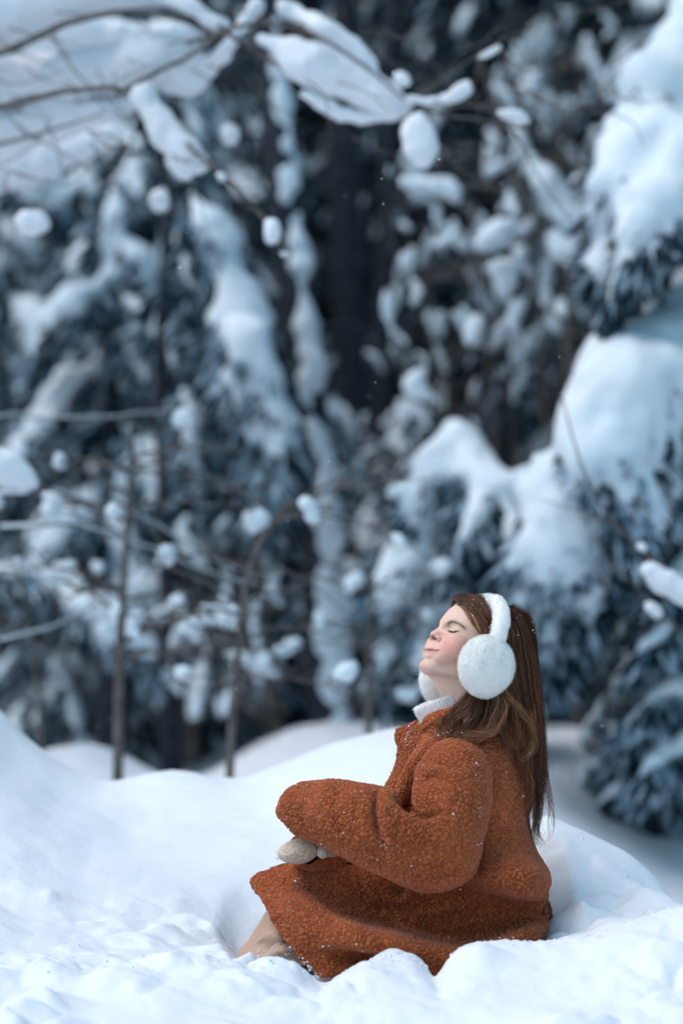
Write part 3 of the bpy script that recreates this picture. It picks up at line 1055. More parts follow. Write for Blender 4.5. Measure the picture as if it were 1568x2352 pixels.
tb = P(-420, 1700, 2.4)
OT = empty('leafless_tree', (tb[0], 2.4, gz(tb[0], 2.4)), 'leafless tree reaching in from the upper left with snow pillows on its limbs', 'tree')
b = Bag()
limb(b, [(-420, 1760, 2.4), (-400, 1100, 2.4), (-380, 500, 2.3), (-330, 250, 2.2), (-200, 160, 2.1)], 60, 22, 12)
b.build('trunk', M_TWIG, OT)
for pts, w0, w1 in [
    ([(-200, 160, 2.1), (0, 120, 2.0), (110, 70, 2.0), (220, 35, 2.0), (330, 25, 2.0), (430, 48, 2.0), (500, 90, 2.0)], 11, 5),
    ([(-330, 330, 2.2), (-100, 270, 2.1), (0, 247, 2.0), (90, 222, 2.0), (170, 208, 2.0), (265, 200, 2.0), (330, 235, 2.0), (400, 300, 2.0), (470, 368, 1.9), (540, 430, 1.8), (600, 500, 1.8), (640, 560, 1.7), (655, 585, 1.7)], 9, 3),
    ([(265, 215, 2.0), (340, 175, 2.0), (430, 130, 2.0), (500, 80, 2.0), (560, 40, 2.0), (600, -20, 2.1)], 7, 4),
    ([(430, 100, 2.0), (520, 68, 1.9), (600, 50, 1.9), (690, 66, 1.9), (760, 100, 1.8), (850, 160, 1.8), (930, 225, 1.8), (1000, 260, 1.8), (1100, 275, 1.8), (1230, 300, 1.8)], 6, 2.5),
    ([(500, 60, 1.9), (560, 95, 1.9), (640, 150, 1.9), (720, 200, 1.9), (800, 240, 1.9), (900, 262, 1.9), (960, 300, 1.9)], 7, 3),
    ([(-330, 420, 2.3), (0, 330, 2.1), (110, 300, 2.1), (240, 260, 2.1)], 6, 2),
    ([(930, 230, 1.8), (1000, 190, 1.8), (1080, 140, 1.8), (1150, 90, 1.8), (1230, 60, 1.8)], 3, 1.5),
    ([(1000, 262, 1.8), (1080, 240, 1.8), (1200, 262, 1.8), (1330, 330, 1.8)], 2.6, 1.2),
    ([(1180, 300, 1.8), (1260, 440, 1.8), (1360, 560, 1.8)], 2.4, 1.2),
    ([(330, 235, 2.0), (300, 330, 2.0), (240, 420, 2.0), (180, 470, 2.0)], 3, 1.2),
    ([(110, 70, 2.0), (180, 170, 2.0), (250, 230, 2.0), (300, 300, 2.0)], 2.6, 1.2),
    ([(0, 247, 2.0), (60, 310, 2.0), (150, 350, 2.0), (220, 400, 2.0)], 2.2, 1),
]:
    b = Bag()
    limb(b, pts, w0, w1)
    b.build('limb', M_TWIG, OT)
r_ = np.random.default_rng(5)
tw = Bag()
for i in range(90):
    u, v = (r_.uniform(-20, 560), r_.uniform(0, 420)) if i < 55 else (r_.uniform(560, 1450), r_.uniform(20, 420))
    a = r_.uniform(-0.4, 1.3)
    L = r_.uniform(60, 190)
    pts = [(u, v, 2.0 + r_.normal() * .15)]
    for q in range(3):
        a += r_.normal() * 0.3
        pts.append((pts[-1][0] + math.cos(a) * L / 3, pts[-1][1] + math.sin(a) * L / 3, pts[0][2]))
    limb(tw, pts, 2.0, 0.8, 4)
tw.build('twig', M_TWIG, OT, True, 'stuff')
for i, pts in enumerate([
    [(-120, 60, 2.2, 80), (-20, 40, 2.1, 72), (90, 15, 2.1, 60), (200, -15, 2.1, 55), (300, -30, 2.1, 50), (400, -5, 2.0, 34), (470, 35, 2.0, 26), (520, 62, 2.0, 16)],
    [(-60, 110, 3.0, 60), (80, 90, 3.0, 56), (200, 70, 3.0, 50), (320, 80, 3.0, 40), (420, 70, 3.0, 26)],
    [(-60, 400, 2.9, 54), (40, 385, 2.9, 50), (130, 350, 2.9, 44), (220, 320, 2.9, 36), (290, 300, 2.9, 20)],
    [(-40, 180, 3.2, 50), (90, 160, 3.2, 46), (220, 130, 3.2, 46), (330, 110, 3.2, 36)],
    [(-60, 235, 2.3, 60), (60, 190, 2.3, 60), (170, 170, 2.2, 60), (270, 160, 2.2, 62), (340, 140, 2.1, 66), (400, 130, 2.1, 52), (440, 140, 2.1, 30)],
    [(-60, 330, 2.3, 60), (50, 300, 2.3, 56), (150, 270, 2.3, 48), (250, 250, 2.2, 34), (300, 240, 2.2, 22)],
    [(330, 210, 2.0, 34), (360, 260, 2.0, 36), (385, 310, 2.0, 34), (420, 350, 2.0, 36), (450, 375, 2.0, 26)],
    [(420, 370, 2.0, 30), (425, 390, 2.0, 24)],
    [(400, 175, 2.1, 44), (440, 190, 2.1, 34), (480, 150, 2.1, 30), (520, 110, 2.0, 22), (560, 50, 2.0, 14), (590, 10, 2.0, 10)],
    [(650, 10, 2.0, 12), (690, 36, 2.0, 22), (740, 62, 1.9, 26), (790, 92, 1.9, 22), (840, 135, 1.9, 18), (870, 170, 1.9, 8)],
    [(600, 92, 1.9, 10), (650, 110, 1.9, 22), (700, 135, 1.9, 42), (750, 160, 1.9, 54), (810, 195, 1.9, 52), (860, 225, 1.9, 44), (905, 240, 1.9, 28), (935, 238, 1.9, 10)],
    [(700, 215, 1.9, 14), (740, 240, 1.9, 18), (790, 265, 1.9, 18), (850, 272, 1.9, 14), (910, 262, 1.9, 14)],
    [(963, 268, 1.8, 14), (965, 300, 1.8, 34), (963, 335, 1.8, 38), (970, 368, 1.8, 20)],
    [(940, 225, 1.8, 12), (985, 232, 1.8, 12), (1030, 226, 1.8, 14), (1060, 205, 1.8, 17), (1070, 192, 1.8, 10)],
    [(920, 172, 1.8, 12), (925, 186, 1.8, 16)],
    [(1150, 258, 1.8, 10), (1180, 262, 1.8, 15), (1212, 276, 1.8, 10)],
    [(1100, 132, 1.8, 6), (1125, 120, 1.8, 9), (1145, 108, 1.8, 6)],
    [(622, 518, 1.7, 14), (626, 535, 1.7, 15), (620, 555, 1.7, 8)],
    [(648, 580, 1.7, 8), (656, 584, 1.7, 7)],
    [(508, 400, 1.8, 9), (512, 412, 1.8, 8)],
    [(262, 270, 2.2, 16), (310, 320, 2.1, 18), (300, 330, 2.1, 12)],
    [(530, 298, 2.4, 18), (530, 318, 2.4, 20)],
    [(368, 450, 2.6, 20), (360, 468, 2.6, 18)],
    [(60, 500, 2.0, 22), (80, 512, 2.0, 34), (105, 516, 2.0, 20), (118, 518, 2.0, 8)],
]):
    pillow(OT, pts, 0.010 if max(p[3] for p in pts) > 20 else 0.006, seed=i)

# shrub limbs with snow at the lower left border
tb = P(-200, 1800, 1.9)
LT = empty('leafless_shrub', (tb[0], 1.9, gz(tb[0], 1.9)), 'leafless shrub leaning in at the left border, snow cap on its end', 'shrub')
b = Bag()
limb(b, [(-200, 1900, 1.9), (-190, 1500, 1.9), (-150, 1250, 1.9), (-60, 1140, 1.9), (60, 1105, 1.9)], 10, 5)
b.build('trunk', M_TWIG, LT)
for pts, w0, w1 in [
    ([(40, 1100, 1.9), (120, 1125, 2.1), (200, 1150, 2.3), (300, 1180, 2.4), (420, 1240, 2.5), (520, 1300, 2.6), (640, 1330, 2.7)], 5, 2),
    ([(-150, 1245, 1.9), (0, 1213, 2.1), (100, 1205, 2.1), (200, 1212, 2.2), (300, 1245, 2.3), (400, 1285, 2.4), (500, 1325, 2.5), (600, 1345, 2.5)], 6, 2.5),
    ([(-190, 1500, 1.9), (0, 1470, 2.3), (120, 1440, 2.4), (230, 1380, 2.4), (330, 1290, 2.4)], 4, 1.5),
    ([(-110, 1200, 1.9), (-90, 1010, 2.2), (0, 957, 2.5), (120, 960, 2.6), (250, 958, 2.6), (330, 950, 2.6), (480, 940, 2.6)], 4, 2),
    ([(200, 1150, 2.3), (240, 1210, 2.3), (300, 1230, 2.3)], 2, 1),
]:
    b = Bag()
    limb(b, pts, w0, w1, 6)
    b.build('limb', M_TWIG, LT)
    b = Bag()
    limb(b, [(u, v - w0 * .55, y) for u, v, y in pts[1:]], w0 * 0.85, w1 * 0.5, 6)
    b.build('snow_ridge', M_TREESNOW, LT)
for i, pts in enumerate([
    [(-60, 1060, 1.9, 40), (0, 1075, 1.9, 42), (40, 1095, 1.9, 32), (70, 1112, 1.9, 14)],
    [(38, 1285, 2.0, 9)] * 2, [(22, 1285, 2.0, 7)] * 2,
    [(60, 1130, 1.9, 8), (20, 1130, 1.9, 10), (-30, 1125, 1.9, 12)],
]):
    pts = [(a + i2 * 2, b2, c, d) for i2, (a, b2, c, d) in enumerate(pts)]
    pillow(LT, pts, 0.006, 0.006, seed=i + 60)

# shrub with long thin shoots at the right, hung with snow clumps
tb = P(1660, 1760, 1.7)
RT = empty('leafless_shrub', (tb[0], 1.7, gz(tb[0], 1.7)), 'leafless shrub of long thin shoots crossing the big spruce at the right', 'shrub')
for pts, w0, w1 in [
    ([(1700, 1700, 1.7), (1660, 1450, 1.7), (1570, 1345, 1.7), (1480, 1270, 1.7), (1420, 1210, 1.7), (1370, 1140, 1.7), (1320, 1020, 1.7), (1290, 900, 1.7)], 7, 1.5),
    ([(1420, 1210, 1.7), (1340, 1180, 1.7), (1240, 1150, 1.8)], 2.5, 1.0),
    ([(1700, 1650, 1.9), (1600, 1500, 1.9), (1490, 1380, 1.9), (1380, 1270, 1.9)], 4, 1.5),
]:
    b = Bag()
    limb(b, pts, w0, w1, 6)
    b.build('limb', M_TWIG, RT)
for i, pts in enumerate([
    [(1495, 1310, 1.7, 20), (1530, 1340, 1.7, 28), (1570, 1365, 1.7, 26), (1610, 1390, 1.7, 20)],
    [(1470, 1255, 1.7, 10), (1476, 1262, 1.7, 10)],
    [(1488, 1390, 1.9, 12), (1510, 1408, 1.9, 14)],
]):
    pillow(RT, pts, 0.007, 0.006, seed=i + 80)

# hazel-like thicket in the gap and right of centre: thin dark shoots hung with snow clumps
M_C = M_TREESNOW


def thicket(label, u0, u1, v0, v1, Y, n, seed, size=(0.02, 0.06), base_u=None, stems=5):
    r_ = np.random.default_rng(seed)
    bu = base_u or (u0 + u1) / 2
    tb = P(bu, 1720, Y)
    root = empty('snowy_thicket', (tb[0], Y, gz(tb[0], Y)), label, 'thicket')
    st = []
    for i in range(stems):
        bg_ = Bag()
        pts = [(bu + r_.normal() * 20, 1760, Y)]
        ue, ve = r_.uniform(u0, u1), r_.uniform(v0, v0 + (v1 - v0) * 0.4)
        for t in np.linspace(0.2, 1, 7):
            pts.append((bu + (ue - bu) * t ** 1.4 + r_.normal() * 12, 1760 + (ve - 1760) * t, Y + r_.normal() * 0.12))
        limb(bg_, pts, 7, 1.5, 6)
        bg_.build('stem', M_TWIG, root)
        st.append(pts)
    tw = Bag()
    for i in range(n):
        u, v = r_.uniform(u0, u1), r_.uniform(v0, v1)
        y = Y + r_.normal() * 0.25
        s = st[int(r_.integers(len(st)))]
        q = min(s, key=lambda p: abs(p[1] - (v + 90)))
        limb(tw, [q, ((u + q[0]) / 2, (v + q[1]) / 2 - 10, y), (u, v, y)], 2.2, 1.0, 4)
        a = r_.uniform(*size)
        m = int(r_.integers(1, 4))
        d = np.array([r_.normal() * 0.5, r_.normal() * 0.3, -r_.uniform(0.5, 1.3)])
        d /= np.linalg.norm(d)
        c = P(u, v, y)
        C = np.array([c + d * a * 1.1 * k for k in range(m)])
        V, F = blobs(C, np.tile([a * 1.4, a * 0.55, a * 0.5], (m, 1)) * r_.uniform(.7, 1.1, (m, 1)), np.tile(d, (m, 1)) + r_.normal(size=(m, 3)) * .2, r_)
        mesh_obj('snow_clump', V, F, M_C, root)
    tw.build('twig', M_TWIG, root, True, 'stuff')


thicket('thicket of thin stems hung with snow clumps, upper right of centre', 880, 1360, 340, 780, 4.6, 58, 31, (0.014, 0.055), 1180, 6)
thicket('snow-clumped thicket at the top right in front of the dark forest', 1120, 1420, 20, 380, 5.4, 40, 32, (0.02, 0.05), 1320, 4)
thicket('loose snow-clumped thicket in the dark gap above the head', 830, 1200, 800, 1400, 5.2, 50, 33, (0.015, 0.04), 1000, 5)
thicket('low snow-clumped thicket between the two leaning saplings', 360, 640, 1200, 1640, 4.6, 80, 34, (0.02, 0.05), 640, 6)
thicket('faint snowy thicket high in the dark forest right of the trunk', 700, 1120, 20, 900, 8.5, 40, 35, (0.02, 0.05), 860, 4)
thicket('snow-clumped thicket under the arching bough on the left', 330, 600, 640, 1160, 4.9, 50, 36, (0.02, 0.05), 440, 5)
for i, (lab, pts) in enumerate([
    ('big', [(1240, 390, 4.0, 30), (1262, 430, 4.0, 32), (1290, 475, 4.0, 32), (1318, 515, 4.0, 24)]),
]):
    pass
BT = empty('leafless_tree', (xu(1500, 3.8), 3.8, gz(xu(1500, 3.8), 3.8)), 'slender leafless tree with big snow clumps, right of centre', 'tree')
b = Bag()
limb(b, [(1460, 1760, 3.8), (1440, 1300, 3.8), (1380, 800, 3.8), (1290, 600, 3.8), (1190, 430, 3.8), (1150, 300, 3.8), (1100, 120, 3.8)], 14, 4, 8)
b.build('trunk', M_TWIG, BT)
for pts in [[(1290, 600, 3.8), (1220, 560, 3.8), (1140, 560, 3.8)], [(1240, 510, 3.8), (1310, 500, 3.8), (1370, 410, 3.8)], [(1190, 430, 3.8), (1100, 430, 3.8), (1000, 420, 3.8), (920, 410, 3.8)], [(1380, 800, 3.8), (1200, 700, 3.8), (1000, 880, 3.8)]]:
    b = Bag(); limb(b, pts, 4, 2, 6); b.build('limb', M_TWIG, BT)
for i, pts in enumerate([
    [(1238, 390, 3.8, 24), (1260, 430, 3.8, 30), (1290, 475, 3.8, 30), (1318, 515, 3.8, 22)],
    [(1105, 565, 3.7, 20), (1130, 550, 3.7, 28), (1160, 530, 3.7, 24), (1175, 515, 3.7, 12)],
    [(1270, 540, 3.8, 14), (1300, 575, 3.8, 30), (1340, 590, 3.8, 26), (1320, 620, 3.8, 14)],
    [(1345, 420, 3.8, 26), (1375, 415, 3.8, 24)],
    [(930, 415, 3.8, 14), (980, 425, 3.8, 16), (1030, 430, 3.8, 24), (1050, 460, 3.8, 12)],
    [(960, 860, 3.6, 16), (950, 880, 3.6, 22), (970, 905, 3.6, 24), (1000, 920, 3.6, 12)],
    [(1140, 610, 3.8, 26), (1160, 640, 3.8, 26), (1150, 670, 3.8, 14)],
    [(1190, 700, 3.8, 22), (1180, 740, 3.8, 22), (1200, 780, 3.8, 10)],
    [(885, 670, 3.9, 12), (892, 710, 3.9, 16), (898, 760, 3.9, 14), (900, 790, 3.9, 6)],
    [(1090, 740, 3.8, 18), (1080, 780, 3.8, 18)],
    [(780, 1240, 4.2, 18), (775, 1256, 4.2, 16)],
]):
    pillow(BT, pts, 0.011, 0.010, seed=i + 120)

# ================================================================== the seated girl
def skin_mat():
    m, nt, b = mat_new('skin')
    a = node(nt, 'ShaderNodeVertexColor', layer_name='Col')
    tc = node(nt, 'ShaderNodeTexCoord')
    n = node(nt, 'ShaderNodeTexNoise', i_Scale=120, i_Detail=4)
    nt.links.new(tc.outputs['Object'], n.inputs['Vector'])
    mr = node(nt, 'ShaderNodeMapRange')
    mr.inputs['To Min'].default_value = 0.92
    mr.inputs['To Max'].default_value = 1.06
    nt.links.new(n.outputs['Fac'], mr.inputs['Value'])
    mx = node(nt, 'ShaderNodeMix', data_type='RGBA', blend_type='MULTIPLY')
    mx.inputs['Factor'].default_value = 1
    nt.links.new(a.outputs[0], mx.inputs['A'])
    nt.links.new(mr.outputs[0], mx.inputs['B'])
    nt.links.new(mx.outputs['Result'], b.inputs['Base Color'])
    b.inputs['Roughness'].default_value = 0.5
    b.inputs['Specular IOR Level'].default_value = 0.35
    b.inputs['Subsurface Weight'].default_value = 0.35
    b.inputs['Subsurface Radius'].default_value = (1.0, 0.35, 0.2)
    b.inputs['Subsurface Scale'].default_value = 0.006
    bp = node(nt, 'ShaderNodeBump', i_Strength=0.12, i_Distance=0.002)
    n2 = node(nt, 'ShaderNodeTexNoise', i_Scale=500, i_Detail=3)
    nt.links.new(tc.outputs['Object'], n2.inputs['Vector'])
    nt.links.new(n2.outputs['Fac'], bp.inputs['Height'])
    nt.links.new(bp.outputs[0], b.inputs['Normal'])
    return m


M_SKIN = skin_mat()
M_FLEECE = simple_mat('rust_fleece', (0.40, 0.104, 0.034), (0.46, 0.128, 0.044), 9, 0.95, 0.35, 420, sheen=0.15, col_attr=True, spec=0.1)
M_DRESS = simple_mat('beige_cloth', (0.46, 0.30, 0.215), (0.52, 0.35, 0.255), 12, 0.9, 0.25, 900, sheen=0.3, spec=0.1)
M_SHOE = simple_mat('brown_suede', (0.11, 0.065, 0.05), (0.17, 0.11, 0.085), 40, 0.9, 0.3, 600, spec=0.1)
M_KNIT = simple_mat('white_rib_knit', (0.78, 0.75, 0.75), (0.86, 0.83, 0.83), 60, 0.95, 0.3, 700, sheen=0.2, spec=0.1)
M_MITT = simple_mat('beige_wool', (0.46, 0.33, 0.23), (0.56, 0.42, 0.30), 120, 0.95, 0.5, 500, sheen=0.4, col_attr=True, spec=0.1)
M_FUR = simple_mat('white_plush', (0.88, 0.87, 0.84), (0.92, 0.91, 0.88), 40, 0.9, 0.15, 300, sheen=0.3, spec=0.1)
M_HAIR = simple_mat('brown_hair', (0.9, 0.9, 0.9), (1, 1, 1), 30, 0.5, 0.0, 0, col_attr=True, spec=0.35)
M_SCALP = simple_mat('hair_underlayer', (0.030, 0.013, 0.008), (0.055, 0.024, 0.014), 60, 0.95, 0.3, 200, spec=0.0)
M_LASH = simple_mat('dark_lashes', (0.02, 0.012, 0.01), (0.03, 0.02, 0.015), 30, 0.7)

seat = P(1050, 2230, 0)
GIRL = empty('person', (seat[0], 0, gz(seat[0], 0)), 'girl in a rust fleece coat sitting in the snow, eyes closed, face lifted', 'person')

# ---- head frame: forward, up, and lateral (+ = the far side)
F0, U0, L0 = np.array([-0.867, 0, 0.5]), np.array([0.5, 0, 0.867]), np.array([0, 1.0, 0])
HL = 0.42 * F0 - 0.20 * U0 + 0.90 * L0
HL /= np.linalg.norm(HL)
HU = U0 - (U0 @ HL) * HL
HU /= np.linalg.norm(HU)
HF = np.cross(HU, HL)
if HF @ F0 < 0: HF = -HF
HR = np.array([HL, HF, HU])
HO = P(1090, 1480, 0.0)


def head(l, f, h):
    """head coordinates in display px -> world"""
    return HO + (HL * l + HF * f + HU * h) * PX


_M2 = np.array([[HF[0], HU[0]], [HF[2], HU[2]]])


def sil(u, v):
    """silhouette pixel -> midline (f, h)"""
    d = (P(u, v, -0.0) - HO) / PX
    return np.linalg.solve(_M2, np.array([d[0], d[2]]))


prof = np.array([sil(*p) for p in [(1053.5, 1389.5), (1040, 1399), (1028, 1410), (1019, 1421), (1012, 1432), (1007, 1441), (1000, 1449), (1001, 1458), (994, 1470), (984, 1476), (979, 1484),
                                   (979, 1492), (978, 1500), (976, 1508), (975, 1514), (968, 1521), (964, 1529), (965.5, 1538), (972, 1545)]])
o_ = np.argsort(prof[:, 1])
PH, PF = prof[o_, 1], prof[o_, 0]


def loc(u, v, l):
    """(f, h) of the point with lateral l seen at (u, v)"""
    d = (P(u, v, HO[1]) - HO) / PX - HL * l
    return np.linalg.solve(_M2, np.array([d[0], d[2]]))

tipn = sil(984, 1457)
basen = sil(987, 1469)
nas = sil(1003, 1446)
ulip = sil(971, 1488.5)
llip = sil(968.5, 1502)
mthl = sil(977, 1495)
chn = sil(966, 1529)

nb_ = head(0, 0, 0)
r12 = 0.00125
hx = np.concatenate([np.arange(-0.50, HO[0] - 0.125, 0.01), np.arange(HO[0] - 0.125, HO[0] + 0.105, r12), np.arange(HO[0] + 0.105, 0.62, 0.01)])
hy = np.concatenate([np.arange(-0.26, -0.082, 0.01), np.arange(-0.082, 0.10, r12), np.arange(0.10, 0.27, 0.01)])
hz = np.concatenate([np.arange(-0.03, HO[2] - 0.15, 0.01), np.arange(HO[2] - 0.15, HO[2] + 0.105, r12)])
bf = Field(hx, hy, hz)
K = PX
# torso, legs and arms under the clothes
bf.ell(P(1120, 1850, 0), (0.075, 0.10, 0.16), None, 0.03)
bf.ell(P(1130, 2080, 0), (0.075, 0.078, 0.075), None, 0.03)
for s in (-1, 1):
    bf.cap(P(1080, 1760, 0), P(1070, 1770, s * 0.10), 0.045, 0.04, 0.03)
    bf.cap(P(1060, 1780, s * 0.12), P(1000, 1945, s * 0.15), 0.036, 0.03, 0.02)
    bf.cap(P(1000, 1945, s * 0.15), P(735, 1935, s * 0.055 - 0.03), 0.03, 0.02, 0.02)
    bf.cap(P(735, 1935, s * 0.055 - 0.03), P(690, 1955, s * 0.05 - 0.02), 0.02, 0.02, 0.02)
    bf.cap(P(1130, 2150, s * 0.035), P(780, 2110, s * 0.015), 0.030, 0.022, 0.02)
    bf.cap(P(780, 2110, s * 0.02), P(860, 2220, -s * 0.03), 0.026, 0.022, 0.02)
bf.cap(P(1085, 1740, 0), P(1078, 1640, 0.0), 0.045, 0.038, 0.03)
bf.cap(P(1078, 1650, 0.0), head(0, -14, -50), 0.038, 0.044, 0.02)
# cranium
bf.ell(head(0, -6, 18), np.array([77, 96, 82]) * K, HR, 0.012)
# face block from the traced profile
s_, X, Y, Z = bf.local(HO - 0.15, HO + 0.125)
dx, dy, dz = X - HO[0], Y - HO[1], Z - HO[2]
l = (dx * HL[0] + dy * HL[1] + dz * HL[2]) / K
f = (dx * HF[0] + dy * HF[1] + dz * HF[2]) / K
h = (dx * HU[0] + dy * HU[1] + dz * HU[2]) / K
f0 = np.interp(h, PH, PF).astype(np.float32)
f0 = f0 - np.interp(h, [-112, -95, -70, -42, -10, 40], [.012, .020, .024, .016, .007, .005]).astype(np.float32) * np.minimum(l * l, 1300.0)
w = np.interp(h, [-125, -112, -95, -72, -45, -15, 20, 60], [24, 34, 46, 57, 64, 66, 70, 66]).astype(np.float32)
nn = 2.35
q = (np.abs(l) / w) ** nn + (np.maximum(f + 5, 0) / np.maximum(f0 + 5, 5)) ** nn
dface = (q ** (1 / nn) - 1) * np.minimum(w, f0 + 5) * 0.9
jaw = -(h - np.interp(f, [-40, 0, 30, 60, 80, 95], [-62, -74, -92, -108, -116, -114]).astype(np.float32)) * 0.85
top = h - 66
back = -(f + 30)
k = 16.0
hh = np.clip(0.5 - 0.5 * (jaw - dface) / k, 0, 1)
d = jaw + (dface - jaw) * hh + k * hh * (1 - hh) * 0.6
d = np.maximum(d, np.maximum(top, back)) * K
bf.mix(s_, d.astype(np.float32), 0.012)
bf.cap(P(1012, 1538, 0), P(1062, 1592, 0), 0.026, 0.038, 0.022)
bf.cap(P(1030, 1530, -.02), P(1066, 1590, -.01), 0.030, 0.036, 0.022)


def hell(l, f, h, r, k=3, op='u', R=None):
    bf.ell(head(l, f, h), np.array(r) * K, HR if R is None else R, k * K, op)


def hcap(a, b, ra, rb=None, k=3, op='u'):
    bf.cap(head(*a), head(*b), ra * K, (ra if rb is None else rb) * K, k * K, op)


EY, EYH = loc(1038, 1449, -30)          # near eye
BP = [(-9, *loc(1026, 1435, -9)), (-16, *loc(1030, 1430, -16)), (-26, *loc(1041, 1426, -26)), (-38, *loc(1053, 1431, -38)), (-50, *loc(1066, 1444, -50))]
NT = loc(987, 1456, 0)
NO = loc(996, 1465, -6)
MC = loc(1007, 1497, -22)
MM = loc(980, 1494, 0)
UL = loc(976, 1489.5, 0)
LLp = loc(973, 1501, 0)
CH = loc(967, 1529, 0)
NS = loc(1006, 1444, 0)
for s in (-1, 1):
    hell(s * 29, EY + 14, EYH + 3, (18, 8.5, 8), 9, 's')             # eye sockets
    hell(s * 30, EY - 8, EYH + 0.5, (16, 12, 10), 5)                # closed lids
    bf.chain([head(s * 8, NS[0] - 8, BP[0][2]), head(s * 24, BP[2][1] - 8, BP[2][2]), head(s * 44, BP[3][1] - 12, BP[3][2] - 3)], np.array([4, 5.5, 4]) * K, 9 * K)
    hell(s * 38, EY - 15, EYH - 38, (29, 27, 32), 17)               # cheeks
    hell(s * 27, EY - 1, EYH - 60, (19, 17, 20), 14)
hell(0, CH[0] - 17, CH[1] + 4, (22, 14, 15), 13)                   # chin
hcap((0, NS[0] - 9, NS[1]), (0, NT[0] - 12, NT[1] + 4), 7, 9.5, 6)  # nose bridge
hell(0, NT[0] - 11, NT[1], (11, 10.5, 10), 6)                    # nose tip
for s in (-1, 1):
    hell(s * 12.5, NT[0] - 18, NT[1] - 4, (7.5, 9.5, 8), 4)           # wings
    hell(s * 6.2, NO[0] + 1.5, NO[1] - 1, (3.4, 5.0, 3.0), 1.2, 's')
    hcap((s * 20, NT[0] - 24, NT[1] - 2), (s * 18, NT[0] - 20, NT[1] - 13), 1.4, 1.2, 4, 's')
for s in (-1, 1):
    bf.chain([head(0, UL[0] - 8, UL[1]), head(s * 8, UL[0] - 8.5, UL[1] + .2), head(s * 16, (UL[0] + MC[0]) / 2 - 5, (UL[1] + MC[1]) / 2 + .6), head(s * 22, MC[0] - 2, MC[1] + 1)], np.array([4.6, 4.4, 3.6, 2.2]) * K, 5 * K)
    bf.chain([head(0, LLp[0] - 8, LLp[1]), head(s * 8, LLp[0] - 8.5, LLp[1]), head(s * 16, (LLp[0] + MC[0]) / 2 - 5, (LLp[1] + MC[1]) / 2 - 1), head(s * 22, MC[0] - 2, MC[1] - 1)], np.array([3.4, 3.4, 3.0, 2.0]) * K, 6 * K)
hell(0, UL[0] + 1, UL[1] + 11, (3, 4, 7), 4, 's')
V, Qd = bf.mesh()
V = relax(V, Qd, 1, 0.4)


def uv_of(p):
    t = p[:, 1] + DIST
    bz = (p[:, 2] - CAMH) / t
    be = (bz * CP - SP) / (CP + bz * SP)
    return UW / 2 + p[:, 0] / (t / (CP - be * SP)) * FPX, VH / 2 - be * FPX


_N = normals(V, Qd)
_ff = np.where((_N[:, 1] < 0.15) & (((V - HO) ** 2).sum(1) < 0.135 ** 2))[0]
_fu, _fv = uv_of(V[_ff])


def pick(u, v):
    """head-space position of the skin seen at a pixel"""
    d = (_fu - u) ** 2 + (_fv - v) ** 2
    c = np.where(d < max(d.min() + 0.5, 2.0))[0]
    i = _ff[c[np.argmin(V[c if False else _ff[c], 1])]]
    return (V[i] - HO) @ HR.T / K


def mir(p, s):
    return [(abs(a[0]) * s, a[1], a[2]) for a in p]


G_MOUTH = [pick(*q) for q in [(976, 1495.5), (983, 1493.8), (991, 1494.6), (1000, 1495.6), (1009, 1493.8)]]
G_UP = [pick(*q) for q in [(979, 1490.5), (986, 1490), (993, 1491.8), (1002, 1493)]]
G_LOW = [pick(*q) for q in [(977, 1499.5), (985, 1498.5), (993, 1498.8), (1001, 1498.6)]]
G_LASH = [pick(*q) for q in [(1029, 1447.5), (1033, 1450), (1038, 1451), (1043, 1450.8), (1049, 1449)]]
G_LID = [pick(*q) for q in [(1027, 1444), (1034, 1443), (1043, 1444), (1050, 1448)]]
G_BROW = [pick(*q) for q in [(1027, 1436), (1031, 1430.5), (1040, 1427), (1052, 1431), (1066, 1443)]]
G_WING = [pick(*q) for q in [(1010, 1458), (1014.5, 1464), (1012, 1470.5)]]
G_NASO = [pick(*q) for q in [(1015, 1471), (1020, 1482), (1018, 1494)]]
G_WR = [pick(*q) for q in [(1004, 1442), (1011, 1440.5), (1020, 1443.5)]]
G_CF = [pick(*q) for q in [(1050, 1449), (1055, 1451), (1062, 1452)]]
G_NOS = [pick(*q) for q in [(993.5, 1462.5), (996.5, 1466), (999, 1468)]]
L3 = (V - HO) @ HR.T / K


def nline(pts, r):
    A = spline(np.array(pts, float), 24)
    d = np.full(len(V), 1e9)
    near_ = np.where(((V - HO) ** 2).sum(1) < 0.15 ** 2)[0]
    q = L3[near_]
    dd = np.full(len(near_), 1e9)
    for a in A:
        dd = np.minimum(dd, (q[:, 0] - a[0]) ** 2 + (0.6 * (q[:, 1] - a[1])) ** 2 + (q[:, 2] - a[2]) ** 2)
    d[near_] = dd
    return np.exp(-d / r ** 2)


off = np.zeros(len(V))
for s in (-1, 1):
    off -= 2.6 * nline(mir(G_MOUTH, s), 1.7)
    off += 0.9 * nline(mir(G_UP, s), 2.2) + 0.5 * nline(mir(G_LOW, s), 2.4)
    off -= 1.6 * nline(mir(G_WING, s), 1.8) + 1.2 * nline(mir(G_NASO, s), 4) + 0.8 * nline(mir(G_WR, s), 1.4)
    off -= 1.0 * nline(mir(G_LID, s), 1.3) + 0.9 * nline(mir(G_CF, s), 1.3) + 1.0 * nline(mir(G_LASH, s), 1.4)
    off += 1.2 * nline([(a[0], a[1], a[2] + 3) for a in mir(G_LASH, s)], 2.4)
    off -= 3.6 * nline(mir(G_NOS, s), 2.4)
V = V + _N * (off * K)[:, None]
L3 = (V - HO) @ HR.T / K
l, f, h = L3[:, 0], L3[:, 1], L3[:, 2]


def gs(cl, cf, ch, r):
    return np.exp(-(((l - cl) / r[0]) ** 2 + ((f - cf) / r[1]) ** 2 + ((h - ch) / r[2]) ** 2))


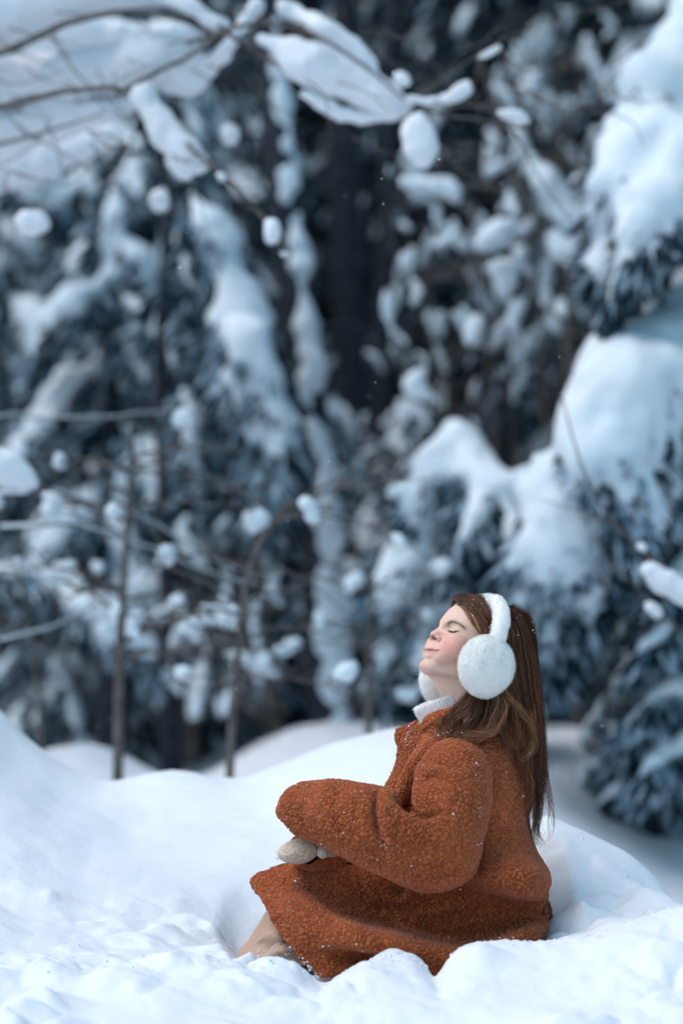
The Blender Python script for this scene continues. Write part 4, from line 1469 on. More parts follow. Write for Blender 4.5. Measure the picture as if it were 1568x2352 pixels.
base = np.tile(np.array([0.78, 0.52, 0.41]), (len(V), 1))


def tint(w, c):
    global base
    base = base * (1 - w[:, None]) + np.array(c) * w[:, None]


def near_line(pts, r, front=True):
    """weight round a 3-D polyline in head space"""
    A = spline(np.array(pts, float), 24)
    d = np.full(len(V), 1e9)
    for a in A:
        d = np.minimum(d, (l - a[0]) ** 2 + ((f - a[1]) * 0.5) ** 2 + (h - a[2]) ** 2)
    return np.exp(-d / r ** 2)


tint(np.clip((h - 5) / 40, 0, 1) * 0.5, (0.80, 0.58, 0.48))
for s in (-1, 1):
    tint(gs(s * 47, EY - 8, EYH - 40, (25, 50, 27)) * (0.85 if s < 0 else 0.3), (0.70, 0.26, 0.235))
    tint(gs(s * 30, EY, EYH - 2, (15, 18, 7)) * 0.30, (0.52, 0.27, 0.23))
    tint(gs(s * 12, NT[0] - 14, NT[1] - 5, (10, 12, 8)) * 0.5, (0.66, 0.28, 0.21))
    tint(nline(mir(G_BROW, s), 5.2) * 0.55, (0.22, 0.12, 0.075))
    tint(nline(mir(G_UP, s), 3.3) * 0.92, (0.50, 0.15, 0.15))
    tint(nline(mir(G_LOW, s), 2.5) * 0.62, (0.62, 0.25, 0.23))
    tint(nline(mir(G_MOUTH, s), 1.5) * 0.85, (0.20, 0.05, 0.05))
    tint(nline(mir(G_NOS, s), 3.3) * 0.95, (0.07, 0.012, 0.012))  # shade inside the nostrils painted into the skin colour
    tint(nline(mir(G_LASH, s), 2.4) * 0.75, (0.12, 0.06, 0.05))
tint(gs(0, NT[0] - 3, NT[1], (13, 14, 12)) * 0.55, (0.70, 0.32, 0.25))
tint(gs(0, CH[0], CH[1] - 2, (24, 20, 18)) * 0.45, (0.70, 0.36, 0.30))
BODY = mesh_obj('body', V, Qd, M_SKIN, GIRL, colors=base)
BODY['label'] = 'fair-skinned face with rosy cheeks and closed eyes'

# snapping helper: the skin point nearest to a head-space point
_fm = (h > -60) & (h < 60) & (f > 20)
face_V, face_N = V[_fm], normals(V, Qd)[_fm]


def on_face(l0, f0_, h0, out=0.6):
    p = head(l0, f0_, h0)
    i = int(np.argmin(((face_V - p) ** 2).sum(1)))
    return face_V[i] + face_N[i] * out * K


lash = Bag()
for s in (-1, 1):
    pts = np.array([on_face(*a, 0.4) for a in mir(G_LASH, s)])
    lash.tube(spline(pts, 20), np.array([0.5] + [1.45] * 18 + [0.5]) * K, 5)
    for i in range(30):
        t = rng.uniform(0.1, 1)
        p = spline(pts, 60)[int(t * 59)]
        e = p + (HF * 3.0 + HL * s * (2.6 * t - .3) - HU * rng.uniform(2.0, 4.0)) * K * rng.uniform(.7, 1.2)
        lash.tube(np.array([p, (p + e) / 2 - HU * 0.5 * K, e]), np.array([0.30, 0.22, 0.1]) * K, 3)
lash.build('eyelashes', M_LASH, GIRL, True, 'stuff')
brow = Bag()
for s in (-1, 1):
    C = spline(np.array(mir(G_BROW, s)), 40)
    for i in range(150):
        t = rng.uniform(0, 1)
        c = C[int(t * 39)]
        wd = 3.6 * (1 - 0.65 * t) * rng.uniform(-1, 1)
        p = on_face(c[0], c[1], c[2] + wd, 0.1)
        e = p + (HL * s * rng.uniform(2, 5) + HU * (2.4 - 5.0 * t) * rng.uniform(.6, 1.2) + HF * (0.4 - 2.4 * t)) * K
        brow.tube(np.array([p, e]), np.array([0.30, 0.10]) * K, 3, (0.20, 0.11, 0.07))
brow.build('eyebrows', M_HAIR, GIRL, True, 'stuff')


# ---------------------------------------------------------------- fleece coat
def fold(V, N, curve, amp, w):
    """raise (amp > 0) or sink a crease along an image-plane curve on the side that faces the camera; px units"""
    C = spline(np.array(curve, float), 26)
    t = V[:, 1] + DIST
    bz = (V[:, 2] - CAMH) / t
    be = (bz * CP - SP) / (CP + bz * SP)
    vv = VH / 2 - be * FPX
    uu = UW / 2 + V[:, 0] / (t / (CP - be * SP)) * FPX
    m = (N[:, 1] < 0.1) & (uu > C[:, 0].min() - 3 * w) & (uu < C[:, 0].max() + 3 * w) & (vv > C[:, 1].min() - 3 * w) & (vv < C[:, 1].max() + 3 * w)
    i = np.where(m)[0]
    if not len(i): return V
    d = np.full(len(i), 1e9)
    tt = np.zeros(len(i))
    for k_, c in enumerate(C):
        q = (uu[i] - c[0]) ** 2 + (vv[i] - c[1]) ** 2
        tt = np.where(q < d, k_ / 25.0, tt)
        d = np.minimum(d, q)
    a = amp * PX * np.exp(-d / w ** 2) * np.clip(np.sin(np.pi * np.clip(tt * 0.86 + 0.07, 0, 1)), 0, 1) ** 0.6
    V = V.copy()
    V[i] += N[i] * a[:, None]
    return V


def fleece(V, Q, amp=0.0046, cell=0.0070, seed=2, sub=1, folds=()):
    for _ in range(sub):
        V, Q = subdivide(V, Q)
    V = relax(V, Q, 1, 0.5)
    N = normals(V, Q)
    for c, am, w in folds:
        V = fold(V, N, c, am, w)
    if folds: N = normals(V, Q)
    p = V / cell
    p = p + 0.75 * np.stack([vnoise(p * 0.8 + 3, 61), vnoise(p * 0.8 + 7, 62), vnoise(p * 0.8 + 11, 63)], 1)
    d1, d2 = worley(p * np.array([1.0, 1.0, 0.82]), seed)
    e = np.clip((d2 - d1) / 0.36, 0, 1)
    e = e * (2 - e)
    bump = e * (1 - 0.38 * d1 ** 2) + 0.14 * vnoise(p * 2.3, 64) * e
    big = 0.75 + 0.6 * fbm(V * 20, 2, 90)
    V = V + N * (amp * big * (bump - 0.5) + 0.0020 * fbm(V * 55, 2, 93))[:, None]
    c = 0.46 + 0.50 * np.clip(bump, 0, 1) + 0.08 * fbm(V * 30, 2, 92)  # lighter curl tips; crevice shade between the curls painted into the colour
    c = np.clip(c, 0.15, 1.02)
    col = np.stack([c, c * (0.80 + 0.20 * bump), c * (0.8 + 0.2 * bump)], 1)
    return V, Q, col


def fleece_obj(name, V, Q, parent, **kw):
    global LASTF
    V, Q, c = fleece(V, Q, **kw)
    FLEECES.append((name, V, Q))
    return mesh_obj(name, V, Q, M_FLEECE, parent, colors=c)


FLEECES = []
COAT = empty('coat', (0, 0, 0))
COAT.parent = GIRL
COAT.location = (0, 0, 0)


def W(u, v, Y, r):
    return P(u, v, Y), r * PX


R4 = 0.0029
f_ = Field.box(P(860, 2280, 0) - np.array([0, .26, 0.0]), P(1290, 1560, 0) + np.array([0, .26, 0]), R4)
f_.ell(P(1108, 1830, 0.0), np.array([98, 165, 190]) * PX, None, 0.02)
f_.ell(P(1122, 1960, 0.0), np.array([100, 180, 130]) * PX, None, 0.03)
f_.ell(P(1172, 2092, 0.0), np.array([86, 100, 84]) * PX, None, 0.02)
f_.ell(P(1060, 2110, 0.0), np.array([180, 62, 95]) * PX, None, 0.03)
f_.ell(P(1112, 2190, 0.0), np.array([116, 120, 90]) * PX, None, 0.03)
for s in (-1, 1):
    f_.ell(P(1078, 1765, s * 0.085), np.array([72, 70, 72]) * PX, None, 0.03)
    f_.cap(P(1085, 1720, s * 0.06), P(1060, 1770, s * 0.11), 0.045, 0.048, 0.03)
f_.cap(P(1150, 1690, 0), P(1165, 1800, 0), 0.05, 0.06, 0.03)
# opening between lapel and arm stays hollow
f_.cap(P(935, 1760, -0.08), P(925, 1850, -0.10), 0.016, 0.026, 0.015, 's')
f_.cap(P(1075, 1640, 0), P(1060, 1745, 0), 0.052, 0.030, 0.012, 's')
f_.chain([P(1000, 1745, .01), P(978, 1800, .01), P(962, 1860, .01), P(960, 1920, .01)], np.array([34, 46, 50, 50]) * PX, 0.01)
# fold of the back hem spilling over the seat
f_.ell(P(1164, 1994, -.015), np.array([102, 236, 58]) * PX, [(math.cos(-.35), 0, math.sin(-.35)), (0, 1, 0), (-math.sin(-.35), 0, math.cos(-.35))], 0.03)
# armhole seam
f_.chain([P(1112, 1690, -.115), P(1092, 1738, -.155), P(1108, 1800, -.165), P(1118, 1870, -.17), P(1108, 1950, -.17), P(1082, 2010, -.175)], np.array([2.5, 3, 3, 3, 3, 3]) * PX, 0.006, 's', n=40)
V, Q = f_.mesh()
fleece_obj('coat_body', V, Q, COAT, folds=[
    ([(1060, 2040), (1125, 2064), (1180, 2082), (1240, 2088), (1270, 2080)], -15, 9), ([(1080, 2008), (1140, 2032), (1195, 2050), (1248, 2056)], 8, 12), ([(1120, 2120), (1180, 2130), (1250, 2128)], 5, 12),
    ([(1125, 1680), (1098, 1715), (1070, 1745), (1055, 1752)], -6, 5), ([(1130, 1950), (1150, 2000), (1200, 2030)], -5, 12),
    ([(1090, 2000), (1150, 2020), (1235, 2060)], 5, 12), ([(1190, 1760), (1180, 1850), (1195, 1950)], -3, 16), ([(1150, 1900), (1165, 1960), (1215, 1990)], -4, 12)])

# sleeve nearest the camera
f_ = Field.box(P(620, 2080, 0) - np.array([0, .34, 0.0]), P(1150, 1670, 0) + np.array([0.02, .0, 0]), R4)
f_.chain([P(1048, 1762, -.125), P(1038, 1800, -.150), P(1012, 1875, -.175), P(996, 1945, -.190)], np.array([60, 76, 88, 86]) * PX, 0.02)
f_.ell(P(1042, 1850, -.15), np.array([70, 60, 110]) * PX, None, 0.03)
f_.ell(P(1000, 1970, -.185), np.array([92, 70, 66]) * PX, None, 0.03)
f_.chain([P(985, 1950, -.195), P(905, 1918, -.20), P(830, 1890, -.19), P(765, 1870, -.165), P(715, 1862, -.14), P(692, 1864, -.125)], np.array([88, 82, 75, 63, 53, 47]) * PX, 0.02)
f_.ell(P(760, 1850, -.16), np.array([60, 50, 46]) * PX, None, 0.02)
# notch in the crook of the elbow
for (u_, v_, r_n) in [(953, 1764, 5), (947, 1782, 8), (940, 1800, 11), (934, 1818, 14), (930, 1834, 16), (937, 1850, 11), (946, 1860, 6)]:
    f_.cap(P(u_ - 4, v_, -.36), P(u_ - 8, v_, -.05), r_n * PX, r_n * 1.6 * PX, 0.006, 's')
f_.chain([P(868, 1856, -.225), P(880, 1846, -.215), P(905, 1848, -.20)], np.array([18, 20, 14]) * PX, 0.012)
# cuff mouth
f_.cap(P(628, 1905, -.14), P(735, 1935, -.11), 28 * PX, 28 * PX, 0.01, 's')
f_.cap(P(735, 1935, -.11), P(780, 1985, -.11), 28 * PX, 34 * PX, 0.01, 's')
V, Q = f_.mesh()
fleece_obj('sleeve', V, Q, COAT, seed=4, folds=[
    ([(866, 1822), (860, 1850), (864, 1900), (884, 1955)], -20, 8), ([(892, 1832), (884, 1875), (900, 1930)], 8, 13), ([(835, 1820), (832, 1870), (845, 1930)], 5, 12),
    ([(775, 1806), (768, 1850), (786, 1905)], -6, 10), ([(738, 1812), (732, 1860), (748, 1912)], 4, 12), ([(812, 1815), (806, 1870), (826, 1930)], 4, 12),
    ([(926, 1840), (950, 1868), (978, 1876), (1010, 1866)], -11, 8), ([(935, 1880), (965, 1900), (1010, 1905)], 4, 11),
    ([(948, 1800), (985, 1786), (1030, 1800)], -6, 9), ([(965, 1745), (1005, 1752), (1050, 1770)], -6, 8), ([(960, 1770), (1000, 1768), (1040, 1778)], 4, 9),
    ([(1070, 1900), (1040, 1960), (985, 1990)], -4, 14), ([(930, 1950), (980, 1965), (1040, 1950)], -3, 16),
    ([(700, 1845), (690, 1870), (700, 1900)], -4, 9), ([(905, 1985), (960, 2012), (1030, 2015)], -3, 8)])
# far sleeve, its cuff shows under the near one
f_ = Field.box(P(620, 2080, 0) - np.array([0, .08, 0.0]), P(1130, 1670, 0) + np.array([0.02, .24, 0]), 0.004)
f_.chain([P(1060, 1770, .125), P(1035, 1850, .15), P(985, 1950, .165)], np.array([56, 66, 72]) * PX, 0.02)
f_.chain([P(985, 1950, .165), P(880, 1945, .12), P(790, 1956, .015), P(700, 1954, -.055)], np.array([70, 62, 46, 40]) * PX, 0.02)
f_.cap(P(690, 1950, -.08), P(640, 1958, -.10), 30 * PX, 36 * PX, 0.008, 's')
V, Q = f_.mesh()
fleece_obj('sleeve', V, Q, COAT, seed=5, sub=1)


def sheet(rows, nu, nv, thick):
    """rows of (u, v, Y) control points -> closed fleece panel"""
    G = np.array([[P(*c) for c in spline(np.array(r, float), 40)] for r in rows])
    G2 = np.stack([spline(G[:, j, :], nv) for j in range(40)], 1)          # nv x 40
    G3 = np.stack([spline(G2[i], nu) for i in range(nv)], 0)
    n1, n2 = nv, nu
    i, j = np.meshgrid(np.arange(n1 - 1), np.arange(n2 - 1), indexing='ij')
    a = (i * n2 + j).ravel()
    Q = np.stack([a, a + 1, a + n2 + 1, a + n2], 1)
    V = G3.reshape(-1, 3)
    N = normals(V, Q)
    if N[:, 1].mean() > 0: N = -N; Q = Q[:, ::-1]
    # thin towards the rim so that the edge is rounded
    ii, jj = np.meshgrid(np.arange(n1), np.arange(n2), indexing='ij')
    e = np.minimum(np.minimum(ii, n1 - 1 - ii), np.minimum(jj, n2 - 1 - jj)).ravel()
    t = thick * np.sqrt(np.clip(1 - (1 - np.clip(e / 3.0, 0, 1)) ** 2, 0.04, 1))
    Vf, Vb = V + N * (t / 2)[:, None], V - N * (t / 2)[:, None]
    n = len(V)
    rim = np.concatenate([np.arange(n2), np.arange(1, n1) * n2 + n2 - 1, (n1 - 1) * n2 + np.arange(n2 - 2, -1, -1), np.arange(n1 - 2, 0, -1) * n2])
    r2 = np.roll(rim, -1)
    S = np.stack([rim, rim + n, r2 + n, r2], 1)
    QQ = np.vstack([Q, Q[:, ::-1] + n, S])
    return np.vstack([Vf, Vb]), QQ


rows = [
    [(652, 1988, .0), (720, 1984, -.02), (820, 1990, -.04), (920, 2010, -.06), (1020, 2030, -.07), (1100, 2030, -.08), (1180, 2050, -.09), (1240, 2050, -.05)],
    [(577, 2023, -.04), (660, 2030, -.07), (750, 2040, -.065), (850, 2052, -.055), (940, 2062, -.055), (1040, 2072, -.065), (1130, 2078, -.085), (1205, 2085, -.085), (1252, 2085, -.055)],
    [(598, 2064, -.09), (688, 2060, -.12), (768, 2082, -.095), (856, 2098, -.060), (945, 2108, -.060), (1045, 2118, -.07), (1136, 2116, -.085), (1208, 2110, -.085), (1256, 2104, -.06)],
    [(616, 2096, -.13), (702, 2086, -.17), (774, 2106, -.155), (858, 2130, -.10), (950, 2150, -.085), (1055, 2164, -.09), (1138, 2150, -.10), (1212, 2128, -.10), (1256, 2118, -.065)],
    [(630, 2122, -.155), (712, 2110, -.205), (786, 2124, -.225), (868, 2144, -.225), (958, 2165, -.215), (1062, 2180, -.20), (1144, 2164, -.19), (1214, 2140, -.165), (1256, 2128, -.08)],
    [(656, 2160, -.185), (734, 2152, -.225), (804, 2162, -.25), (880, 2174, -.26), (965, 2192, -.25), (1066, 2202, -.225), (1148, 2186, -.205), (1212, 2160, -.17), (1244, 2150, -.09)],
    [(694, 2206, -.205), (762, 2200, -.215), (832, 2196, -.195), (905, 2208, -.195), (985, 2220, -.235), (1066, 2220, -.205), (1146, 2206, -.18), (1206, 2184, -.15), (1234, 2172, -.09)],
    [(736, 2246, -.225), (800, 2242, -.215), (860, 2240, -.205), (920, 2255, -.205), (998, 2262, -.225), (1070, 2256, -.205), (1140, 2244, -.17), (1200, 2232, -.14), (1229, 2222, -.08)],
]
V, Q = sheet(rows, 300, 140, 0.014)
V = V + normals(V, Q) * (0.004 * fbm(V * 18, 3, 71))[:, None]
fleece_obj('coat_skirt', V, Q, COAT, seed=6, folds=[
    ([(822, 1995), (832, 2050), (850, 2110)], -6, 6), ([(838, 1995), (850, 2050), (868, 2105)], 4, 8),
    ([(925, 2020), (937, 2050), (920, 2072), (890, 2066)], 12, 8), ([(900, 2040), (918, 2052), (930, 2040)], -14, 7),
    ([(705, 2000), (725, 2045), (775, 2090), (850, 2122)], -8, 12), ([(640, 2040), (690, 2120), (720, 2200)], 4, 16),
    ([(770, 2195), (840, 2205), (910, 2225), (960, 2232)], -16, 16), ([(740, 2170), (800, 2165), (870, 2185), (950, 2205)], 6, 12),
    ([(950, 2110), (1030, 2090), (1110, 2070)], 16, 15), ([(880, 2090), (900, 2120), (940, 2140)], 8, 10), ([(1010, 2130), (1090, 2118), (1170, 2095)], 10, 13), ([(980, 2150), (1080, 2160), (1190, 2125), (1245, 2100)], -9, 9), ([(1060, 2040), (1125, 2066), (1180, 2086), (1240, 2096), (1270, 2090)], -12, 11),
    ([(1000, 2215), (1010, 2240), (1030, 2250)], -8, 12)])
# the far half of the skirt, mirrored
fr = [[(u + 10, v - 6, -Y * 0.9 + 0.0) for (u, v, Y) in r] for r in rows[::2]]
V, Q = sheet(fr, 160, 60, 0.014)
fleece_obj('coat_skirt', V, Q, COAT, seed=7)
f_ = Field.box(P(600, 2270, 0) - np.array([0, .2, 0]), P(1200, 1960, 0) + np.array([0, .2, 0]), 0.006)
for s in (-1, 1):
    f_.chain([P(1120, 2120, s * .03), P(900, 2105, s * .025), P(740, 2075, s * .02), P(690, 2055, s * 0.01)], np.array([44, 38, 30, 22]) * PX, 0.02)
V, Q = f_.mesh()
fleece_obj('coat_lining', V, Q, COAT, seed=8)

# collar and lapels
V, Q = sheet([
    [(985, 1652, .035), (950, 1662, .04), (912, 1680, .05)],
    [(992, 1672, .01), (948, 1690, .02), (908, 1698, .04)],
    [(984, 1706, -.01), (946, 1722, .0), (917, 1730, .025)],
    [(962, 1750, -.025), (930, 1770, -.015), (902, 1778, .01)],
    [(935, 1800, -.035), (910, 1815, -.03), (882, 1822, -.005)],
    [(915, 1862, -.045), (893, 1868, -.04), (868, 1868, -.02)]], 46, 110, 0.015)
fleece_obj('lapel', V, Q, COAT, seed=9)
f_ = Field.box(P(880, 1900, 0) - np.array([0, .16, 0]), P(1120, 1620, 0) + np.array([0, .05, 0]), 0.0032)
f_.chain([P(1060, 1702, -.115), P(1012, 1716, -.10), (P(972, 1742, -.09)), P(942, 1785, -.085), P(918, 1838, -.085)], np.array([20, 22, 20, 16, 14]) * PX, 0.012)
f_.chain([P(1040, 1650, -.075), P(1005, 1662, -.06), P(985, 1672, -.045)], np.array([22, 20, 16]) * PX, 0.012)
f_.chain([P(1060, 1690, -.09), P(1020, 1695, -.075), P(975, 1720, -.055)], np.array([20, 22, 18]) * PX, 0.012)
V, Q = f_.mesh()
fleece_obj('collar', V, Q, COAT, seed=10)
f_ = Field.box(P(1130, 1760, 0) - np.array([0, .1, 0]), P(1260, 1560, 0) + np.array([0, .1, 0]), 0.0036)
f_.chain([P(1165, 1700, -.06), P(1192, 1655, -.055), P(1200, 1622, -.03), P(1196, 1640, .05)], np.array([26, 27, 25, 26]) * PX, 0.02)
V, Q = f_.mesh()
fleece_obj('hood', V, Q, COAT, seed=11)


# ---------------------------------------------------------------- knitted polo neck
def polo():
    nA, nH = 420, 26
    ang = np.linspace(0, 2 * math.pi, nA, endpoint=False)
    V = []
    # bottom ring to rolled top ring, given as centre, half axes
    rings = [(1040, 1690, 62, 10), (1034, 1668, 60, 16), (1026, 1640, 58, 20), (1016, 1618, 59, 22), (1010, 1606, 57, 23), (1012, 1603, 50, 21), (1018, 1615, 46, 19)]
    A = spline(np.array(rings, float), nH)
    for (u, v, r, tl) in A:
        c = P(u, v, 0.0)
        # the rim rises towards the back (+x)
        rib = 1 + 0.022 * np.sign(np.sin(ang * 58)) * np.abs(np.sin(ang * 58)) ** 0.6
        V.append(np.stack([c[0] + np.cos(ang) * r * PX * rib, c[1] + np.sin(ang) * r * 0.92 * PX * rib, c[2] + np.cos(ang) * tl * PX + 0.0015 * np.sin(ang * 3 + 1)], 1))
    V = np.vstack(V)
    i, j = np.meshgrid(np.arange(nH - 1), np.arange(nA), indexing='ij')
    a = (i * nA + j).ravel()
    b = (i * nA + (j + 1) % nA).ravel()
    Q = np.stack([a, b, b + nA, a + nA], 1)
    V = V + normals(V, Q) * (0.0012 * fbm(V * 90, 2, 3) + 0.003 * fbm(V * 20, 2, 4))[:, None]
    return V, Q


V, Q = polo()
mesh_obj('turtleneck', V, Q, M_KNIT, GIRL)

# ---------------------------------------------------------------- mittens
f_ = Field.box(P(620, 2010, 0) - np.array([0, .2, 0]), P(780, 1900, 0) + np.array([0, .05, 0]), 0.0022)
f_.ell(P(684, 1957, -.105), np.array([46, 34, 27]) * PX, [(math.cos(.12), 0, math.sin(.12)), (0, 1, 0), (-math.sin(.12), 0, math.cos(.12))], 0.006)
f_.cap(P(690, 1952, -.09), P(722, 1946, -.07), 0.020, 0.017, 0.01)
V, Q = f_.mesh()
V, Q = subdivide(V, Q)
N = normals(V, Q)
V = V + N * (0.0007 * fbm(V * 300, 2, 5) + 0.0009 * fbm(V * 40, 2, 6))[:, None]
fr_ = np.clip(fbm(V * 260, 3, 9) * 1.2 + 0.35 + 0.5 * N[:, 2] - 1.5 * (V[:, 0] - P(684, 0, 0)[0]) / 0.04 * 0.3, 0, 1)[:, None]
mesh_obj('mitten', V, Q, M_MITT, GIRL, colors=1 + fr_ * np.array([0.45, 0.62, 0.85]))
f_ = Field.box(P(700, 2010, 0) - np.array([0, .2, 0]), P(790, 1910, 0) + np.array([0, .05, 0]), 0.0022)
f_.cap(P(741, 1959, -.118), P(752, 1950, -.09), 0.0115, 0.013, 0.006)
f_.cap(P(752, 1952, -.09), P(762, 1950, -.05), 0.012, 0.018, 0.006)
V, Q = f_.mesh()
fr_ = np.clip(fbm(V * 260, 3, 9) * 1.2 + 0.35, 0, 1)[:, None]
mesh_obj('mitten', V + normals(V, Q) * (0.0007 * fbm(V * 300, 2, 5))[:, None], Q, M_MITT, GIRL, colors=1 + fr_ * np.array([0.3, 0.5, 0.8]))

# ---------------------------------------------------------------- beige dress and shoe
rows = [
    [(700, 2060, -.04), (662, 2072, -.05), (632, 2084, -.04), (612, 2096, -.01)],
    [(705, 2110, -.12), (664, 2118, -.10), (622, 2124, -.08), (592, 2130, -.04)],
    [(712, 2146, -.15), (672, 2148, -.12), (632, 2144, -.125), (600, 2158, -.10), (570, 2162, -.05)],
    [(722, 2176, -.17), (684, 2174, -.14), (640, 2158, -.155), (602, 2178, -.12), (548, 2188, -.06)],
    [(730, 2202, -.18), (690, 2198, -.15), (645, 2186, -.165), (596, 2206, -.165), (552, 2212, -.10)],
    [(740, 2226, -.18), (696, 2218, -.165), (640, 2212, -.16), (592, 2222, -.15), (566, 2226, -.11)],
]
V, Q = sheet(rows, 90, 90, 0.006)
V = V + normals(V, Q) * (0.0016 * fbm(V * np.array([30, 30, 12]), 3, 14))[:, None]
N = normals(V, Q)
for c_, a_, w_ in [([(660, 2140), (615, 2156), (580, 2190), (566, 2215)], 14, 8), ([(672, 2160), (625, 2172), (596, 2200)], -13, 8), ([(620, 2110), (590, 2150), (562, 2185)], -6, 7), ([(700, 2190), (650, 2186), (610, 2208)], 6, 8), ([(640, 2090), (612, 2130)], 4, 8)]:
    V = fold(V, N, c_, a_, w_)
mesh_obj('dress', V, Q, M_DRESS, GIRL)
f_ = Field.box(P(600, 2270, 0) - np.array([0, .24, 0]), P(760, 2180, 0) + np.array([0, .05, 0]), 0.004)
f_.ell(P(680, 2228, -.13), np.array([50, 45, 20]) * PX, None, 0.01)
V, Q = f_.mesh()
mesh_obj('shoe', V, Q, M_SHOE, GIRL)


# ---------------------------------------------------------------- earmuffs
def fibres(V, Q, n, length, wd, rs_, droop=0.0):
    """short plush fibres standing on a surface"""
    N = normals(V, Q)
    tri = np.vstack([Q[:, :3], Q[:, [0, 2, 3]]])
    A = np.linalg.norm(np.cross(V[tri[:, 1]] - V[tri[:, 0]], V[tri[:, 2]] - V[tri[:, 0]]), axis=1)
    t = rs_.choice(len(tri), n, p=A / A.sum())
    a, b = rs_.uniform(size=n), rs_.uniform(size=n)
    m = a + b > 1
    a[m], b[m] = 1 - a[m], 1 - b[m]
    p = V[tri[t, 0]] + a[:, None] * (V[tri[t, 1]] - V[tri[t, 0]]) + b[:, None] * (V[tri[t, 2]] - V[tri[t, 0]])
    d = N[tri[t, 0]] + rs_.normal(size=(n, 3)) * 0.45 + 0.5 * np.stack([vnoise(p * 60, 1), vnoise(p * 60, 2), vnoise(p * 60, 3)], 1)
    d /= np.linalg.norm(d, axis=1)[:, None]
    s = np.cross(d, rs_.normal(size=(n, 3)))
    s /= np.linalg.norm(s, axis=1)[:, None]
    L = (length * rs_.uniform(0.5, 1.3, n))[:, None]
    T = np.stack([p - s * wd, p + s * wd, p + d * L], 1).reshape(-1, 3)
    return T, np.arange(3 * n).reshape(-1, 3)


MUFF = empty('earmuffs', (0, 0, 0))
MUFF.parent = GIRL


def plush(name, fld, parent, n, amp=0.0016):
    V, Q = fld.mesh()
    V, Q = subdivide(V, Q)
    V = relax(V, Q, 2, 0.5)
    N = normals(V, Q)
    V = V + N * (amp * fbm(V * 55, 2, 6) + 0.0004 * fbm(V * 260, 2, 7))[:, None]
    T, F3 = fibres(V, Q, n, 0.0040, 0.00030, np.random.default_rng(3))
    nV = len(V)
    return mesh_obj(name, np.vstack([V, T]), [Q, F3 + nV], M_FUR, parent)


pn = P(1116, 1531, -0.112)
nrm_ = -HL
ax1 = np.cross(nrm_, [0, 0, 1.0]); ax1 /= np.linalg.norm(ax1)
ax2 = np.cross(nrm_, ax1)
RP = np.array([ax1, nrm_, ax2])
f_ = Field.box(pn - 0.085, pn + 0.085, 0.0028)
f_.ell(pn, np.array([67, 40, 70]) * PX, RP, 0.006)
f_.ell(pn + nrm_ * 8 * PX, np.array([60, 38, 61]) * PX, RP, 0.01)
plush('ear_pad', f_, MUFF, 26000)
pf = P(1020, 1562, 0.085)
f_ = Field.box(pf - 0.085, pf + 0.085, 0.0032)
f_.ell(pf, np.array([64, 34, 66]) * PX, RP, 0.006)
plush('ear_pad', f_, MUFF, 12000)
bp_ = [P(1122, 1500, -.105), P(1141, 1468, -.110), P(1151, 1430, -.103), P(1149, 1400, -.080), P(1138, 1384, -.045), P(1118, 1382, .0), P(1090, 1392, .045), P(1062, 1425, .085), P(1035, 1490, .108), P(1022, 1540, .10)]
f_ = Field.box(np.min(bp_, 0) - 0.03, np.max(bp_, 0) + 0.03, 0.0028)
f_.chain(bp_, np.array([15, 16, 16, 15.5, 15, 15, 15, 15, 15, 15]) * PX, 0.006)
plush('headband', f_, MUFF, 14000, 0.0018)

# ---------------------------------------------------------------- hair
HAIR = empty('hair', (0, 0, 0))
HAIR.parent = GIRL
f_ = Field.box(HO + np.array([-.11, -.12, -.24]), HO + np.array([.17, .12, .12]), 0.003)
f_.ell(head(0, -8, 20), np.array([82, 100, 85]) * K, HR, 0.01)
f_.cap(P(1160, 1470, 0), P(1190, 1640, 0), 0.056, 0.034, 0.03)
f_.cap(P(1175, 1440, 0), P(1205, 1560, 0), 0.032, 0.028, 0.03)
f_.cap(P(1190, 1640, 0), P(1210, 1760, 0), 0.030, 0.012, 0.02)
f_.cap(P(1150, 1560, -.03), P(1120, 1640, -.06), 0.05, 0.035, 0.03)
# cut the face free: everything in front of the hairline
s_, X, Y, Z = f_.local(HO - 0.3, HO + 0.3)
dx, dy, dz = X - HO[0], Y - HO[1], Z - HO[2]
l = (dx * HL[0] + dy * HL[1] + dz * HL[2]) / K
f = (dx * HF[0] + dy * HF[1] + dz * HF[2]) / K
h = (dx * HU[0] + dy * HU[1] + dz * HU[2]) / K
hl = np.interp(h, [-120, -60, -20, 10, 40, 62, 80, 95], [-15, 0, 14, 24, 42, 62, 72, 80]).astype(np.float32)
hl = hl + 4 * np.sin(h * 0.21)
f_.mix(s_, ((hl - f) * K).astype(np.float32), 0.004, 's')
V, Q = f_.mesh()
V = V + normals(V, Q) * (0.002 * fbm(V * np.array([60, 60, 20]), 2, 3))[:, None]
mesh_obj('scalp_hair', V, Q, M_SCALP, HAIR)


def hcol(r_, n, tone=0.0):
    d = np.array([0.048, 0.020, 0.011]); m = np.array([0.14, 0.054, 0.026]); g = np.array([0.42, 0.20, 0.095])
    t = np.clip(r_.beta(1.6, 2.6, n) + tone, 0, 1)[:, None]
    return np.where(t < 0.5, d + (m - d) * t * 2, m + (g - m) * (t * 2 - 1))


